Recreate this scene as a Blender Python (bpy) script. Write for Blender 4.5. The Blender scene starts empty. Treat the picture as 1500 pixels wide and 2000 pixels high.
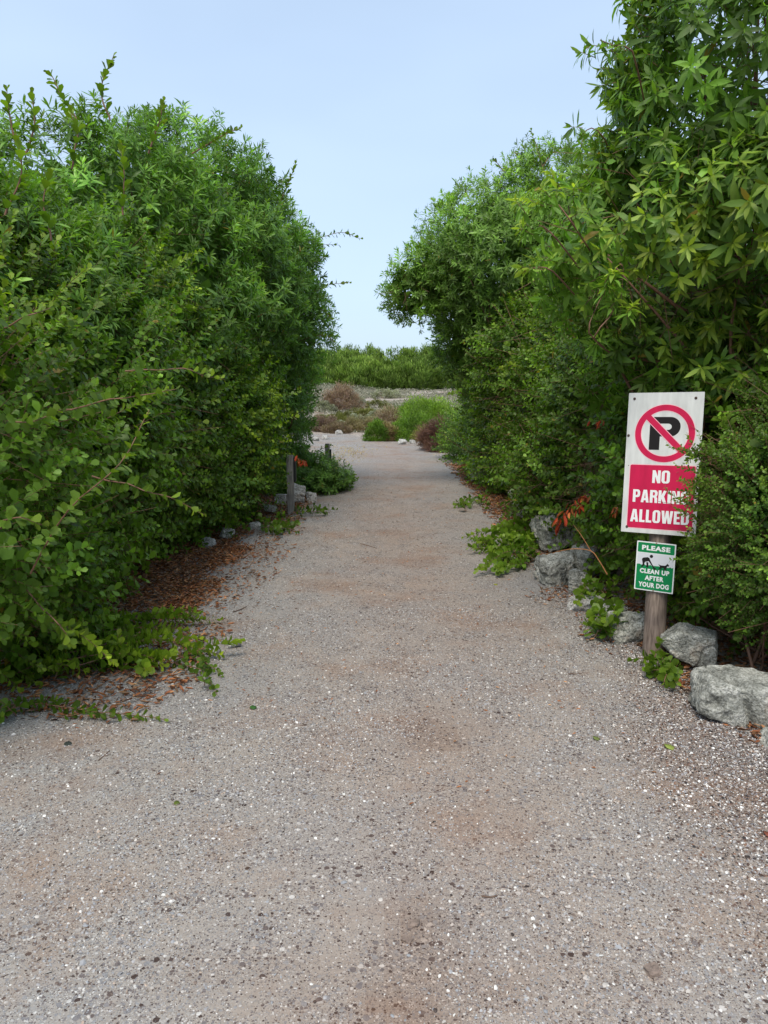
import bpy, bmesh, math, random
import numpy as np
from mathutils import Vector

# ------------------------------------------------------------------ camera, sky, sun, exposure
sc = bpy.context.scene
COL = sc.collection
CAMH, PITCH, F = 1.6, math.radians(9.0), 1480.0
cam_d = bpy.data.cameras.new('camera'); cam = bpy.data.objects.new('camera', cam_d); COL.objects.link(cam)
cam.location = (0, 0, CAMH); cam.rotation_euler = (math.radians(90) - PITCH, 0, 0)
cam_d.sensor_fit = 'VERTICAL'; cam_d.sensor_height = 36.0; cam_d.lens = F / 2000 * 36.0
cam_d.clip_start = 0.05; cam_d.clip_end = 2000
sc.camera = cam

SUN_EL, SUN_AZ = math.radians(58), math.radians(196)      # azimuth clockwise from +Y: behind the camera, to its left
w = bpy.data.worlds.new('World'); sc.world = w; w.use_nodes = True
nt = w.node_tree; nt.nodes.clear()
sky = nt.nodes.new('ShaderNodeTexSky'); sky.sky_type = 'NISHITA'; sky.sun_disc = False
sky.sun_elevation = SUN_EL; sky.sun_rotation = SUN_AZ
sky.air_density = 1.0; sky.dust_density = 2.2; sky.ozone_density = 2.0; sky.altitude = 0
veil = nt.nodes.new('ShaderNodeMixRGB'); veil.inputs['Fac'].default_value = 0.62      # thin even cloud veil
veil.inputs['Color2'].default_value = (4.25, 5.35, 6.75, 1)
wtc = nt.nodes.new('ShaderNodeTexCoord'); wmp = nt.nodes.new('ShaderNodeMapping'); wmp.inputs['Scale'].default_value = (1, 1, 3.2)
wns = nt.nodes.new('ShaderNodeTexNoise'); wns.inputs['Scale'].default_value = 1.7; wns.inputs['Detail'].default_value = 3
wmr = nt.nodes.new('ShaderNodeMapRange'); wmr.inputs['To Min'].default_value = .42; wmr.inputs['To Max'].default_value = .86
nt.links.new(wtc.outputs['Generated'], wmp.inputs['Vector']); nt.links.new(wmp.outputs['Vector'], wns.inputs['Vector']); nt.links.new(wns.outputs['Fac'], wmr.inputs['Value']); nt.links.new(wmr.outputs['Result'], veil.inputs['Fac'])
bg = nt.nodes.new('ShaderNodeBackground'); bg.inputs['Strength'].default_value = 0.115
wo = nt.nodes.new('ShaderNodeOutputWorld')
nt.links.new(sky.outputs[0], veil.inputs['Color1']); nt.links.new(veil.outputs[0], bg.inputs['Color']); nt.links.new(bg.outputs[0], wo.inputs['Surface'])
sl = bpy.data.lights.new('sun', 'SUN'); so = bpy.data.objects.new('sun', sl); COL.objects.link(so)
sl.energy = 2.1; sl.angle = math.radians(26); sl.color = (1.0, 0.94, 0.84)
sd = Vector((math.sin(SUN_AZ) * math.cos(SUN_EL), math.cos(SUN_AZ) * math.cos(SUN_EL), math.sin(SUN_EL)))
so.rotation_euler = sd.to_track_quat('Z', 'Y').to_euler(); so.location = (0, 0, 30)
sc.view_settings.view_transform = 'Standard'; sc.view_settings.look = 'None'
sc.view_settings.exposure = 0.66; sc.cycles.max_bounces = 6; sc.cycles.diffuse_bounces = 3; sc.cycles.glossy_bounces = 2; sc.cycles.transmission_bounces = 3
sc.view_settings.gamma = 1.0; sc.view_settings.use_curve_mapping = False

random.seed(5); rng = np.random.default_rng(11)
pi = math.pi

# ------------------------------------------------------------------ helpers
def nrm(a):
    a = np.asarray(a, float)
    return a / np.maximum(np.linalg.norm(a, axis=-1, keepdims=True), 1e-9)

def pix(u, v, Y):
    """world point at depth Y seen at photo pixel u, v (used to survey the place once)"""
    d = np.array([u - 750, F * math.cos(PITCH) + (1000 - v) * math.sin(PITCH), -F * math.sin(PITCH) + (1000 - v) * math.cos(PITCH)])
    return np.array([0, 0, CAMH]) + d * (Y / d[1])

def gpix(u, v, z=0.0):
    d = np.array([u - 750, F * math.cos(PITCH) + (1000 - v) * math.sin(PITCH), -F * math.sin(PITCH) + (1000 - v) * math.cos(PITCH)])
    return np.array([0, 0, CAMH]) + d * ((z - CAMH) / d[2])

_h = rng.random((32, 32, 32))
def noise(p, s=1.0, seed=0):
    p = np.asarray(p, float) * s + 17.3 * seed + 100
    i = np.floor(p).astype(int); f = p - i; f = f * f * (3 - 2 * f)
    r = 0
    for dx in (0, 1):
        for dy in (0, 1):
            for dz in (0, 1):
                wgt = (f[..., 0] if dx else 1 - f[..., 0]) * (f[..., 1] if dy else 1 - f[..., 1]) * (f[..., 2] if dz else 1 - f[..., 2])
                r = r + wgt * _h[(i[..., 0] + dx) % 32, (i[..., 1] + dy) % 32, (i[..., 2] + dz) % 32]
    return r * 2 - 1

def noise2(x, y, s=1.0, seed=0):
    return noise(np.stack([x, y, np.zeros_like(x)], -1), s, seed)

def ground_z(x, y):
    x = np.asarray(x, float); y = np.asarray(y, float)
    t = np.clip((y - 29) / 30, 0, 1); t = t * t * (3 - 2 * t)
    z = .9 * np.clip((y - 59.5) / 7, 0, 1) + 1.75 * t * (1 + 0.08 * noise2(x, y, .15, 3))
    z = z + 0.012 * noise2(x, y, .6, 1) + 0.05 * np.clip(np.abs(x) - 2, 0, 2)
    z = z + np.clip((y - 30) / 6, 0, 1) * 0.13 * noise2(x, y, .35, 2)
    return z

# ------------------------------------------------------------------ materials
def mat(name):
    m = bpy.data.materials.new(name); m.use_nodes = True
    return m, m.node_tree, m.node_tree.nodes['Principled BSDF']

def simple(name, col, rough=.6, metal=0.0, var=0.0, scale=20, bump=0.0, bscale=60, spec=.5):
    m, t, b = mat(name)
    b.inputs['Roughness'].default_value = rough; b.inputs['Metallic'].default_value = metal
    b.inputs['Specular IOR Level'].default_value = spec if rough < .5 or rough > .62 and name[:4] != 'sign' else .2
    tc = t.nodes.new('ShaderNodeTexCoord')
    n = t.nodes.new('ShaderNodeTexNoise'); n.inputs['Scale'].default_value = scale; n.inputs['Detail'].default_value = 5
    mp = t.nodes.new('ShaderNodeMapping'); mp.inputs['Scale'].default_value = (1, 1, .22) if name.startswith('sign') else (1, 1, 1); t.links.new(tc.outputs['Object'], mp.inputs['Vector']); t.links.new(mp.outputs['Vector'], n.inputs['Vector'])
    r = t.nodes.new('ShaderNodeValToRGB')
    r.color_ramp.elements[0].position = .3; r.color_ramp.elements[1].position = .7
    r.color_ramp.elements[0].color = [c * (1 - var) for c in col] + [1]; r.color_ramp.elements[1].color = [min(1, c * (1 + var)) for c in col] + [1]
    t.links.new(n.outputs['Fac'], r.inputs['Fac']); t.links.new(r.outputs['Color'], b.inputs['Base Color'])
    if bump:
        n2 = t.nodes.new('ShaderNodeTexNoise'); n2.inputs['Scale'].default_value = bscale; n2.inputs['Detail'].default_value = 6
        t.links.new(tc.outputs['Object'], n2.inputs['Vector'])
        bm = t.nodes.new('ShaderNodeBump'); bm.inputs['Strength'].default_value = bump; bm.inputs['Distance'].default_value = .01
        t.links.new(n2.outputs['Fac'], bm.inputs['Height']); t.links.new(bm.outputs['Normal'], b.inputs['Normal'])
    return m

def leaf_material(name, rough=.46, trans=.36, spec=.34):
    m, t, b = mat(name)
    a = t.nodes.new('ShaderNodeAttribute'); a.attribute_name = 'tint'
    b.inputs['Roughness'].default_value = rough; b.inputs['Specular IOR Level'].default_value = spec
    t.links.new(a.outputs['Color'], b.inputs['Base Color'])
    g = t.nodes.new('ShaderNodeMixRGB'); g.blend_type = 'MULTIPLY'; g.inputs['Fac'].default_value = 1; g.inputs['Color2'].default_value = (1.5, 1.7, .6, 1)
    t.links.new(a.outputs['Color'], g.inputs['Color1'])
    tr = t.nodes.new('ShaderNodeBsdfTranslucent'); t.links.new(g.outputs['Color'], tr.inputs['Color'])
    mx = t.nodes.new('ShaderNodeMixShader'); mx.inputs['Fac'].default_value = trans
    out = [n for n in t.nodes if n.type == 'OUTPUT_MATERIAL'][0]
    t.links.new(b.outputs[0], mx.inputs[1]); t.links.new(tr.outputs[0], mx.inputs[2]); t.links.new(mx.outputs[0], out.inputs['Surface'])
    return m

M_LEAF = leaf_material('leaf')
M_DRY = leaf_material('dry_leaf', .75, .12, .2)
M_CHIP = leaf_material('shell_chip', .6, 0.0, .4)
M_BARK = simple('bark', (.16, .105, .075), .85, var=.4, scale=30, bump=.6, bscale=40)
M_TWIG = simple('twig', (.17, .085, .05), .7, var=.35, scale=25)

# ------------------------------------------------------------------ mesh batches
class T:
    """a small shape (vertices, faces) copied many times into one surface"""
    def __init__(s, V, Fc):
        s.V = np.array(V, float); s.sizes = np.array([len(f) for f in Fc]); s.loops = np.array([i for f in Fc for i in f])

def leaf_t(w1, w2, y1=.4, y2=.74, fold=.05, droop=.1, mid=.5):
    V = [(0, 0, 0), (0, mid, .01), (0, .8, -.02 - droop * .4), (0, 1, -droop), (-w1, y1, fold), (-w2, y2, fold - droop * .4), (w1, y1, fold), (w2, y2, fold - droop * .4)]
    return T(V, [(0, 1, 4), (1, 2, 5, 4), (2, 3, 5), (0, 6, 1), (1, 6, 7, 2), (2, 7, 3)])
def leaf_lo(wd, y=.5, fold=.05, droop=.06):
    return T([(0, 0, 0), (wd, y, fold), (0, 1, -droop), (-wd, y, fold)], [(0, 1, 2), (0, 2, 3)])

LT_ROUND = leaf_t(.27, .345, .40, .76, .06, .08, .5)
LT_ROUND_LO = leaf_lo(.34, .6)
LT_LANCE = leaf_t(.13, .12, .35, .7, .035, .12, .5)
LT_NARROW = leaf_t(.105, .095, .35, .7, .02, .10, .5)
LT_VAR = {id(LT_ROUND): [LT_ROUND, leaf_t(.25, .30, .42, .74, .10, .16, .5), leaf_t(.29, .37, .38, .76, -.02, .02, .5)], id(LT_LANCE): [LT_LANCE, leaf_t(.15, .11, .38, .70, .07, .24, .5), leaf_t(.11, .10, .35, .68, .01, .03, .52)],
          id(LT_NARROW): [LT_NARROW, leaf_t(.12, .09, .4, .7, .05, .20, .5), leaf_t(.09, .09, .35, .7, .0, .0, .5)]}
LT_NARROW_LO = leaf_lo(.11, .5, .03)
LT_DEAD = leaf_t(.16, .13, .35, .68, .12, -.16, .5)
LT_STEM = T([(math.cos(a) * r, math.sin(a) * r, z) for z, r in ((0, 1), (1, .5)) for a in (0, 2.094, 4.189)], [(0, 1, 4, 3), (1, 2, 5, 4), (2, 0, 3, 5)])
LT_CHIP = T([(.5, .05, 0), (.2, .45, 0), (-.35, .38, 0), (-.5, -.1, 0), (-.1, -.42, 0), (.36, -.3, 0), (.05, .02, .22)],
            [(0, 1, 6), (1, 2, 6), (2, 3, 6), (3, 4, 6), (4, 5, 6), (5, 0, 6)])

class Batch:
    def __init__(s): s.v = []; s.l = []; s.z = []; s.c = []; s.n = 0
    def add(s, t, P, R, S, C):
        M = len(P)
        if not M: return
        S = np.asarray(S, float)
        V = t.V[None] * (S[:, None, :] if S.ndim == 2 else S[:, None, None])
        V = np.einsum('mij,mkj->mki', R, V) + P[:, None]
        k = len(t.V)
        s.l.append((t.loops[None] + (np.arange(M) * k)[:, None]).ravel() + s.n)
        s.z.append(np.tile(t.sizes, M)); s.c.append(np.repeat(C, len(t.sizes), 0))
        s.v.append(V.reshape(-1, 3)); s.n += M * k
    def raw(s, V, Fc, C=(.1, .1, .1)):
        V = np.asarray(V, float)
        s.l.append(np.array([i for f in Fc for i in f]) + s.n); s.z.append(np.array([len(f) for f in Fc]))
        s.c.append(np.tile(np.array(C, float), (len(Fc), 1))); s.v.append(V); s.n += len(V)
    def build(s, name, m, parent=None, smooth=True, attr=True, origin=None):
        V = np.concatenate(s.v) if s.v else np.zeros((3, 3)); me = bpy.data.meshes.new(name)
        if origin is not None: V = V - np.asarray(origin)
        L = np.concatenate(s.l).astype(np.int32); Z = np.concatenate(s.z).astype(np.int32)
        me.vertices.add(len(V)); me.vertices.foreach_set('co', V.astype(np.float32).ravel())
        me.loops.add(len(L)); me.loops.foreach_set('vertex_index', L)
        me.polygons.add(len(Z)); st = np.concatenate([[0], np.cumsum(Z)[:-1]]).astype(np.int32)
        me.polygons.foreach_set('loop_start', st)
        me.polygons.foreach_set('use_smooth', np.full(len(Z), smooth))
        if attr:
            C = np.concatenate(s.c); a = me.attributes.new('tint', 'FLOAT_COLOR', 'FACE')
            a.data.foreach_set('color', np.concatenate([np.clip(C, 0, 1), np.ones((len(C), 1))], 1).astype(np.float32).ravel())
        me.update(calc_edges=True)
        me.materials.append(m)
        o = bpy.data.objects.new(name, me); COL.objects.link(o)
        if parent is not None: o.parent = parent
        if origin is not None and parent is None: o.location = origin
        return o

def frames(d, n):
    """rotation matrices with y along d and z near n"""
    y = nrm(d); z = n - (n * y).sum(-1, keepdims=True) * y; z = nrm(z); x = np.cross(y, z)
    return np.stack([x, y, z], -1)
def axis_frames(d):
    """rotation matrices with z along d, random spin"""
    z = nrm(d); a = nrm(rng.normal(size=z.shape)); x = nrm(np.cross(a, z)); y = np.cross(z, x)
    return np.stack([x, y, z], -1)

def tag(o, label=None, cat=None, group=None, kind=None):
    if label: o['label'] = label
    if cat: o['category'] = cat
    if group: o['group'] = group
    if kind: o['kind'] = kind
    return o
def thing(name, label, cat, loc, group=None):
    o = bpy.data.objects.new(name, None); o.empty_display_size = .1; COL.objects.link(o); o.location = loc
    return tag(o, label, cat, group)

def tube(b, pts, r0, r1, sides=6, C=(.1, .1, .1)):
    pts = np.asarray(pts, float); n = len(pts)
    tg = nrm(np.gradient(pts, axis=0)); ref = np.array([0.3, .1, 1.0]) if abs(tg[0, 2]) < .9 else np.array([1.0, .2, 0])
    V = []
    for i in range(n):
        x = nrm(np.cross(tg[i], ref)); y = np.cross(x, tg[i]); r = r0 + (r1 - r0) * i / (n - 1)
        for k in range(sides):
            a = 2 * pi * k / sides; V.append(pts[i] + r * (math.cos(a) * x + math.sin(a) * y))
    Fc = [(i * sides + k, i * sides + (k + 1) % sides, (i + 1) * sides + (k + 1) % sides, (i + 1) * sides + k) for i in range(n - 1) for k in range(sides)]
    Fc.append(tuple((n - 1) * sides + k for k in range(sides)))
    b.raw(V, Fc, C)

def curve_pts(P, n=12):
    P = [np.asarray(p, float) for p in P]
    P = [2 * P[0] - P[1]] + P + [2 * P[-1] - P[-2]]
    out = []
    segs = len(P) - 3; per = max(2, n // segs)
    for i in range(segs):
        p0, p1, p2, p3 = P[i:i + 4]
        for k in range(per):
            t = k / per
            out.append(.5 * (2 * p1 + (p2 - p0) * t + (2 * p0 - 5 * p1 + 4 * p2 - p3) * t * t + (3 * p1 - p0 - 3 * p2 + p3) * t ** 3))
    out.append(P[-2]); return np.array(out)

# ------------------------------------------------------------------ species
GA = math.radians(137.5)
def sprig(n, length, l0, tip, sp0, sp1, conc=1.0, jit=.25):
    """leaf places along one shoot: n leaves, length, leaf length, tip factor, spread angles"""
    i = np.arange(n); t = (i + .5) / n
    z = length * t ** conc
    th = np.radians(sp0 + (sp1 - sp0) * t) + rng.normal(size=n) * jit * .5
    ph = i * GA + rng.normal(size=n) * jit
    d = np.stack([np.sin(th) * np.cos(ph), np.sin(th) * np.sin(ph), np.cos(th)], -1)
    nn = np.stack([-np.cos(th) * np.cos(ph), -np.cos(th) * np.sin(ph), np.sin(th)], -1)
    p = np.zeros((n, 3)); p[:, 2] = z
    s = l0 * (1 - (1 - tip) * np.clip((t - .6) / .4, 0, 1)) * (1 + rng.normal(size=n) * .15)
    return dict(p=p, d=d, n=nn, s=s, age=t, L=length)

SP = {
 # broad obovate leaves set along the shoot, like the hedge plant in front
 'round': dict(sp=[sprig(16, .26, .054, .6, 80, 40) for _ in range(6)], lt=LT_ROUND, lo=LT_ROUND_LO, old=(.094, .180, .016), young=(.34, .43, .035), yp=.20, up=.45, droop=.0, stem=.0017),
 'lance': dict(sp=[sprig(15, .14, .098, .5, 105, 25, .5) for _ in range(6)], lt=LT_NARROW, lo=LT_NARROW_LO, old=(.120, .228, .040), young=(.25, .37, .06), yp=.25, up=.2, droop=.12, stem=.0016),
 'big': dict(sp=[sprig(15, .10, .100, .5, 118, 28, .5) for _ in range(6)], lt=LT_LANCE, lo=LT_NARROW_LO, old=(.126, .240, .032), young=(.36, .45, .05), yp=.25, up=.25, droop=.45, stem=.0025),
 'fine': dict(sp=[sprig(15, .14, .088, .5, 100, 22, .6) for _ in range(6)], lt=LT_NARROW, lo=LT_NARROW_LO, old=(.155, .265, .048), young=(.24, .35, .07), yp=.25, up=.2, droop=.1, stem=.0016),
 'small': dict(sp=[sprig(20, .15, .020, .7, 75, 35) for _ in range(6)], lt=LT_ROUND, lo=LT_ROUND_LO, old=(.07, .145, .018), young=(.34, .45, .05), yp=.35, up=.4, droop=.0, stem=.0012),
}

def put_sprigs(bl, bt, sp, P, D, S, hue, lo=False, every=1, stems=True, yb=None):
    """plant shoots at P growing along D; hue = per-shoot brightness and yellowness"""
    kinds = rng.integers(0, len(sp['sp']), len(P))
    for k, g in enumerate(sp['sp']):
        q = np.where(kinds == k)[0]
        if not len(q): continue
        R = axis_frames(D[q]); sl = slice(None, None, every)
        lp, ld, ln, ls, la = g['p'][sl], g['d'][sl], g['n'][sl], g['s'][sl], g['age'][sl]
        pos = P[q][:, None] + S[q][:, None, None] * np.einsum('mij,kj->mki', R, lp)
        d = np.einsum('mij,kj->mki', R, ld); n = np.einsum('mij,kj->mki', R, ln)
        d = d + rng.normal(size=d.shape) * .13; d[..., 2] -= sp['droop']
        n = n + np.array([0, 0, sp['up']]) + rng.normal(size=n.shape) * .2
        m = pos.shape[0] * pos.shape[1]
        s = (S[q][:, None] * ls[None]).ravel() * (1 + .12 * rng.normal(size=m)) * (every ** .4)
        age = np.broadcast_to(la[None], pos.shape[:2]).ravel()
        h = np.repeat(hue[q], len(la), 0)
        yb_ = h[:, 1] * np.clip(age * 1.5 - .45, 0, 1) ** 1.3 + sp['yp'] * .5 * rng.random(m) * age
        yb_ = np.clip(yb_, 0, 1)[:, None]
        C = (np.array(sp['old']) * (1 - yb_) + np.array(sp['young']) * yb_) * (h[:, :1] * (1 + .22 * rng.normal(size=(m, 1))))
        odd = rng.random(m) < .006; C[odd] = np.array([.28, .20, .03])
        C = np.clip(C, .006, .6)
        lt = sp['lo'] if lo else LT_VAR[id(sp['lt'])][k % 3]
        bl.add(lt, pos.reshape(-1, 3), frames(d.reshape(-1, 3), n.reshape(-1, 3)), s, C)
        if stems:
            bt.add(LT_STEM, P[q], R, np.stack([np.full(len(q), sp['stem']), np.full(len(q), sp['stem']), S[q] * g['L']], -1), np.tile((.15, .09, .05), (len(q), 1)))

def shoot(bl, bt, sp, pts, r=.004, s=1.0, gap=.012, start=.1, young=.5, bright=1.0, col=None, n=14, lt=None, spread=(70, 35)):
    """one long leafy shoot along pts"""
    c = curve_pts(pts, n); c[1:-1] += noise(c[1:-1], 9, 3)[:, None] * np.array([[.012, .008, .014]]); seg = np.linalg.norm(np.diff(c, axis=0), axis=1); cum = np.concatenate([[0], np.cumsum(seg)]); L = cum[-1]
    tube(bt, c, r, r * .35, 5, (.15, .08, .045))
    m = max(3, int(L * (1 - start) / gap)); t = start + (1 - start) * (np.arange(m) + .5) / m
    q = np.stack([np.interp(t * L, cum, c[:, a]) for a in range(3)], -1)
    tg = nrm(np.stack([np.interp(t * L, cum, np.gradient(c[:, a], cum)) for a in range(3)], -1))
    x = nrm(np.cross(tg, np.array([.2, .1, 1.0]))); y = np.cross(tg, x)
    th = np.radians(spread[0] + (spread[1] - spread[0]) * t)[:, None] + rng.normal(size=(m, 1)) * .28; ph = (np.arange(m) * GA)[:, None] + rng.normal(size=(m, 1)) * .6
    rad = np.cos(ph) * x + np.sin(ph) * y
    d = np.sin(th) * rad + np.cos(th) * tg; nn = -np.cos(th) * rad + np.sin(th) * tg; nn[:, 2] += sp['up']
    ls = sp['sp'][0]['s'].max() * s * (.75 + .4 * rng.random(m)) * (1 - .45 * np.clip((t - .75) / .25, 0, 1))
    yb = np.clip(young * t[:, None] ** 2 + .1 * rng.random((m, 1)), 0, 1)
    C = (np.array(sp['old']) * (1 - yb) + np.array(sp['young']) * yb) * bright * (1 + .2 * rng.normal(size=(m, 1)))
    if col is not None: C = np.array(col) * (1 + .3 * rng.normal(size=(m, 1)))
    bl.add(lt or sp['lt'], q, frames(d, nn), ls, np.clip(C, .005, .7))

# ------------------------------------------------------------------ crowns
CAMP = np.array([0, 0, CAMH])
def in_view(P, mx=1.25):
    z = P[:, 2] - CAMH; d = P[:, 1] * math.cos(PITCH) - z * math.sin(PITCH); up = P[:, 1] * math.sin(PITCH) + z * math.cos(PITCH)
    d = np.maximum(d, .05)
    return (P[:, 1] > .3) & (np.abs(P[:, 0] / d) < .507 * mx + .4 / d) & (np.abs(up / d) < .676 * mx + .4 / d)

def sample_blobs(blobs, N, depth=(.9, 1.0), amp=.12, ns=1.1, seed=0, back=-.35, keep=.84):
    """points over the lumpy joint outline of several ellipsoids, with outward directions"""
    B = np.array([b[:6] for b in blobs], float); wt = np.array([b[6] if len(b) > 6 else 1.0 for b in blobs])
    ar = (B[:, 3] * B[:, 4] + B[:, 4] * B[:, 5] + B[:, 3] * B[:, 5]) * wt; ar /= ar.sum()
    k = rng.choice(len(B), N, p=ar); d = nrm(rng.normal(size=(N, 3)))
    c, r = B[k, :3], B[k, 3:6]
    n = nrm(d / r); dep = depth[0] + (depth[1] - depth[0]) * rng.random(N) ** .7
    surf = c + d * r
    f = 1 + amp * noise(surf, ns, seed) + amp * .6 * noise(surf, ns * 2.7, seed + 1)
    p = c + d * r * (dep * f)[:, None]
    ok = np.ones(N, bool)
    for j in range(len(B)):
        q = ((p - B[j, :3]) / B[j, 3:6]); v = np.linalg.norm(q, axis=1)
        ok &= (v > keep * dep.clip(0, 1)) | (k == j)
    gz = ground_z(p[:, 0], p[:, 1])
    ok &= p[:, 2] > gz + .04
    ok &= in_view(p)
    vd = nrm(CAMP - p); ok &= (n * vd).sum(-1) > back
    return p[ok], n[ok]

def crown(bl, bt, spn, blobs, clumps, per, rc, scale=1.0, amp=.12, ns=1.1, seed=0, up=.45, lo=False, every=1, bright=1.0, yel=.5, stems=True, back=-.35, gapth=None, yelth=0.0, depth=(.88, 1.0)):
    sp = SP[spn]
    p, n = sample_blobs(blobs, clumps, depth, amp, ns, seed, back)
    if gapth is not None:
        g = noise(p, 1.3, seed + 5); kk = g < gapth; p, n = p[kk], n[kk]
    m = len(p); cr = rc * (.6 + .8 * rng.random(m))
    hb = bright * np.exp(.26 * rng.normal(size=m)) * (1 + .20 * noise(p, .8, seed + 7)); hy = np.clip(yel * (noise(p, .9, seed + 9) + yelth) * 1.6 + .12 * rng.normal(size=m), 0, 1)
    idx = np.repeat(np.arange(m), per); off = nrm(rng.normal(size=(len(idx), 3))) * (rng.random(len(idx)) ** .45)[:, None]
    P = p[idx] + off * cr[idx][:, None]
    D = nrm(off * .7 + n[idx] * .75 + np.array([0, 0, up]) + rng.normal(size=off.shape) * .22)
    ok = P[:, 2] > ground_z(P[:, 0], P[:, 1]) + .02; P, D, idx = P[ok], D[ok], idx[ok]
    S = scale * (.75 + .5 * rng.random(len(P)))
    hue = np.stack([hb[idx] * (1 + .1 * rng.normal(size=len(P))), hy[idx]], -1)
    put_sprigs(bl, bt, sp, P, D, S, hue, lo, every, stems)
    return p, n

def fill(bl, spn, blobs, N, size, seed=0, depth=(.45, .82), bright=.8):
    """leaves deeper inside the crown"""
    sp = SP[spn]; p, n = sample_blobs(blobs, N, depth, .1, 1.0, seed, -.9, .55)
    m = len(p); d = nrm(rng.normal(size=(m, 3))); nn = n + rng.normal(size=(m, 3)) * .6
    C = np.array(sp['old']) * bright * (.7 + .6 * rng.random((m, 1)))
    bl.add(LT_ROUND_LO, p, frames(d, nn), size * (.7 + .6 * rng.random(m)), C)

def limbs(bt, base, targets, r0=.035, r1=.006, sides=6, sag=.15):
    for t in targets:
        b = np.array(base) + rng.normal(size=3) * np.array([.12, .12, 0]); t = np.array(t)
        m1 = b + (t - b) * .35 + np.array([0, 0, .25 * abs(t[2] - b[2])]) + rng.normal(size=3) * sag
        m2 = b + (t - b) * .7 + np.array([0, 0, .12]) + rng.normal(size=3) * sag
        rr = r0 * (.5 + .7 * random.random())
        tube(bt, curve_pts([b, m1, m2, t], 9), rr, r1, sides, (.1, .07, .05))

def twigs(bt, blobs, N, L, r=.002, seed=0, depth=(.5, 1.0), C=(.2, .13, .09)):
    """bare tangled twigs inside"""
    p, n = sample_blobs(blobs, N, depth, .1, 1.0, seed, -.6, .4); m = len(p)
    d = nrm(n * .5 + rng.normal(size=(m, 3)) * .8); LL = L * (.4 + rng.random(m))
    bt.add(LT_STEM, p, axis_frames(d), np.stack([np.full(m, r) * (.6 + rng.random(m)), np.full(m, r), LL], -1), np.tile(C, (m, 1)))

def long_shoots(bl, bt, spn, blobs, N, L=(.35, .8), seed=0, s=1.0, up=.3, sag=.15, r=.004, young=.7, gap=.014, back=.0, bright=1.1):
    p, n = sample_blobs(blobs, N, (.9, .98), .1, 1.1, seed, back)
    for a, b in zip(p, n):
        l = random.uniform(*L); d = nrm(b + np.array([0, 0, up]) + rng.normal(size=3) * .45)
        a2 = a + d * l * .5 + np.array([0, 0, .02]); a3 = a + d * l * random.uniform(.85, 1.1) + np.array([0, 0, -sag * l * random.uniform(-.6, 1.3)])
        if a3[2] < .03: a3[2] = .03
        shoot(bl, bt, SP[spn], [a - d * .15, a + d * .05, a2, a3], r, s * random.uniform(.8, 1.1), gap, .18, young * random.uniform(.3, 1.3), bright)

def finish(root, bl, bt, names=('foliage', 'branches'), mleaf=None):
    o = np.array(root.location)
    a = bl.build(names[0], mleaf or M_LEAF, root, origin=o)
    b = bt.build(names[1], M_TWIG, root, origin=o) if bt.v else None
    return a, b

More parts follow.
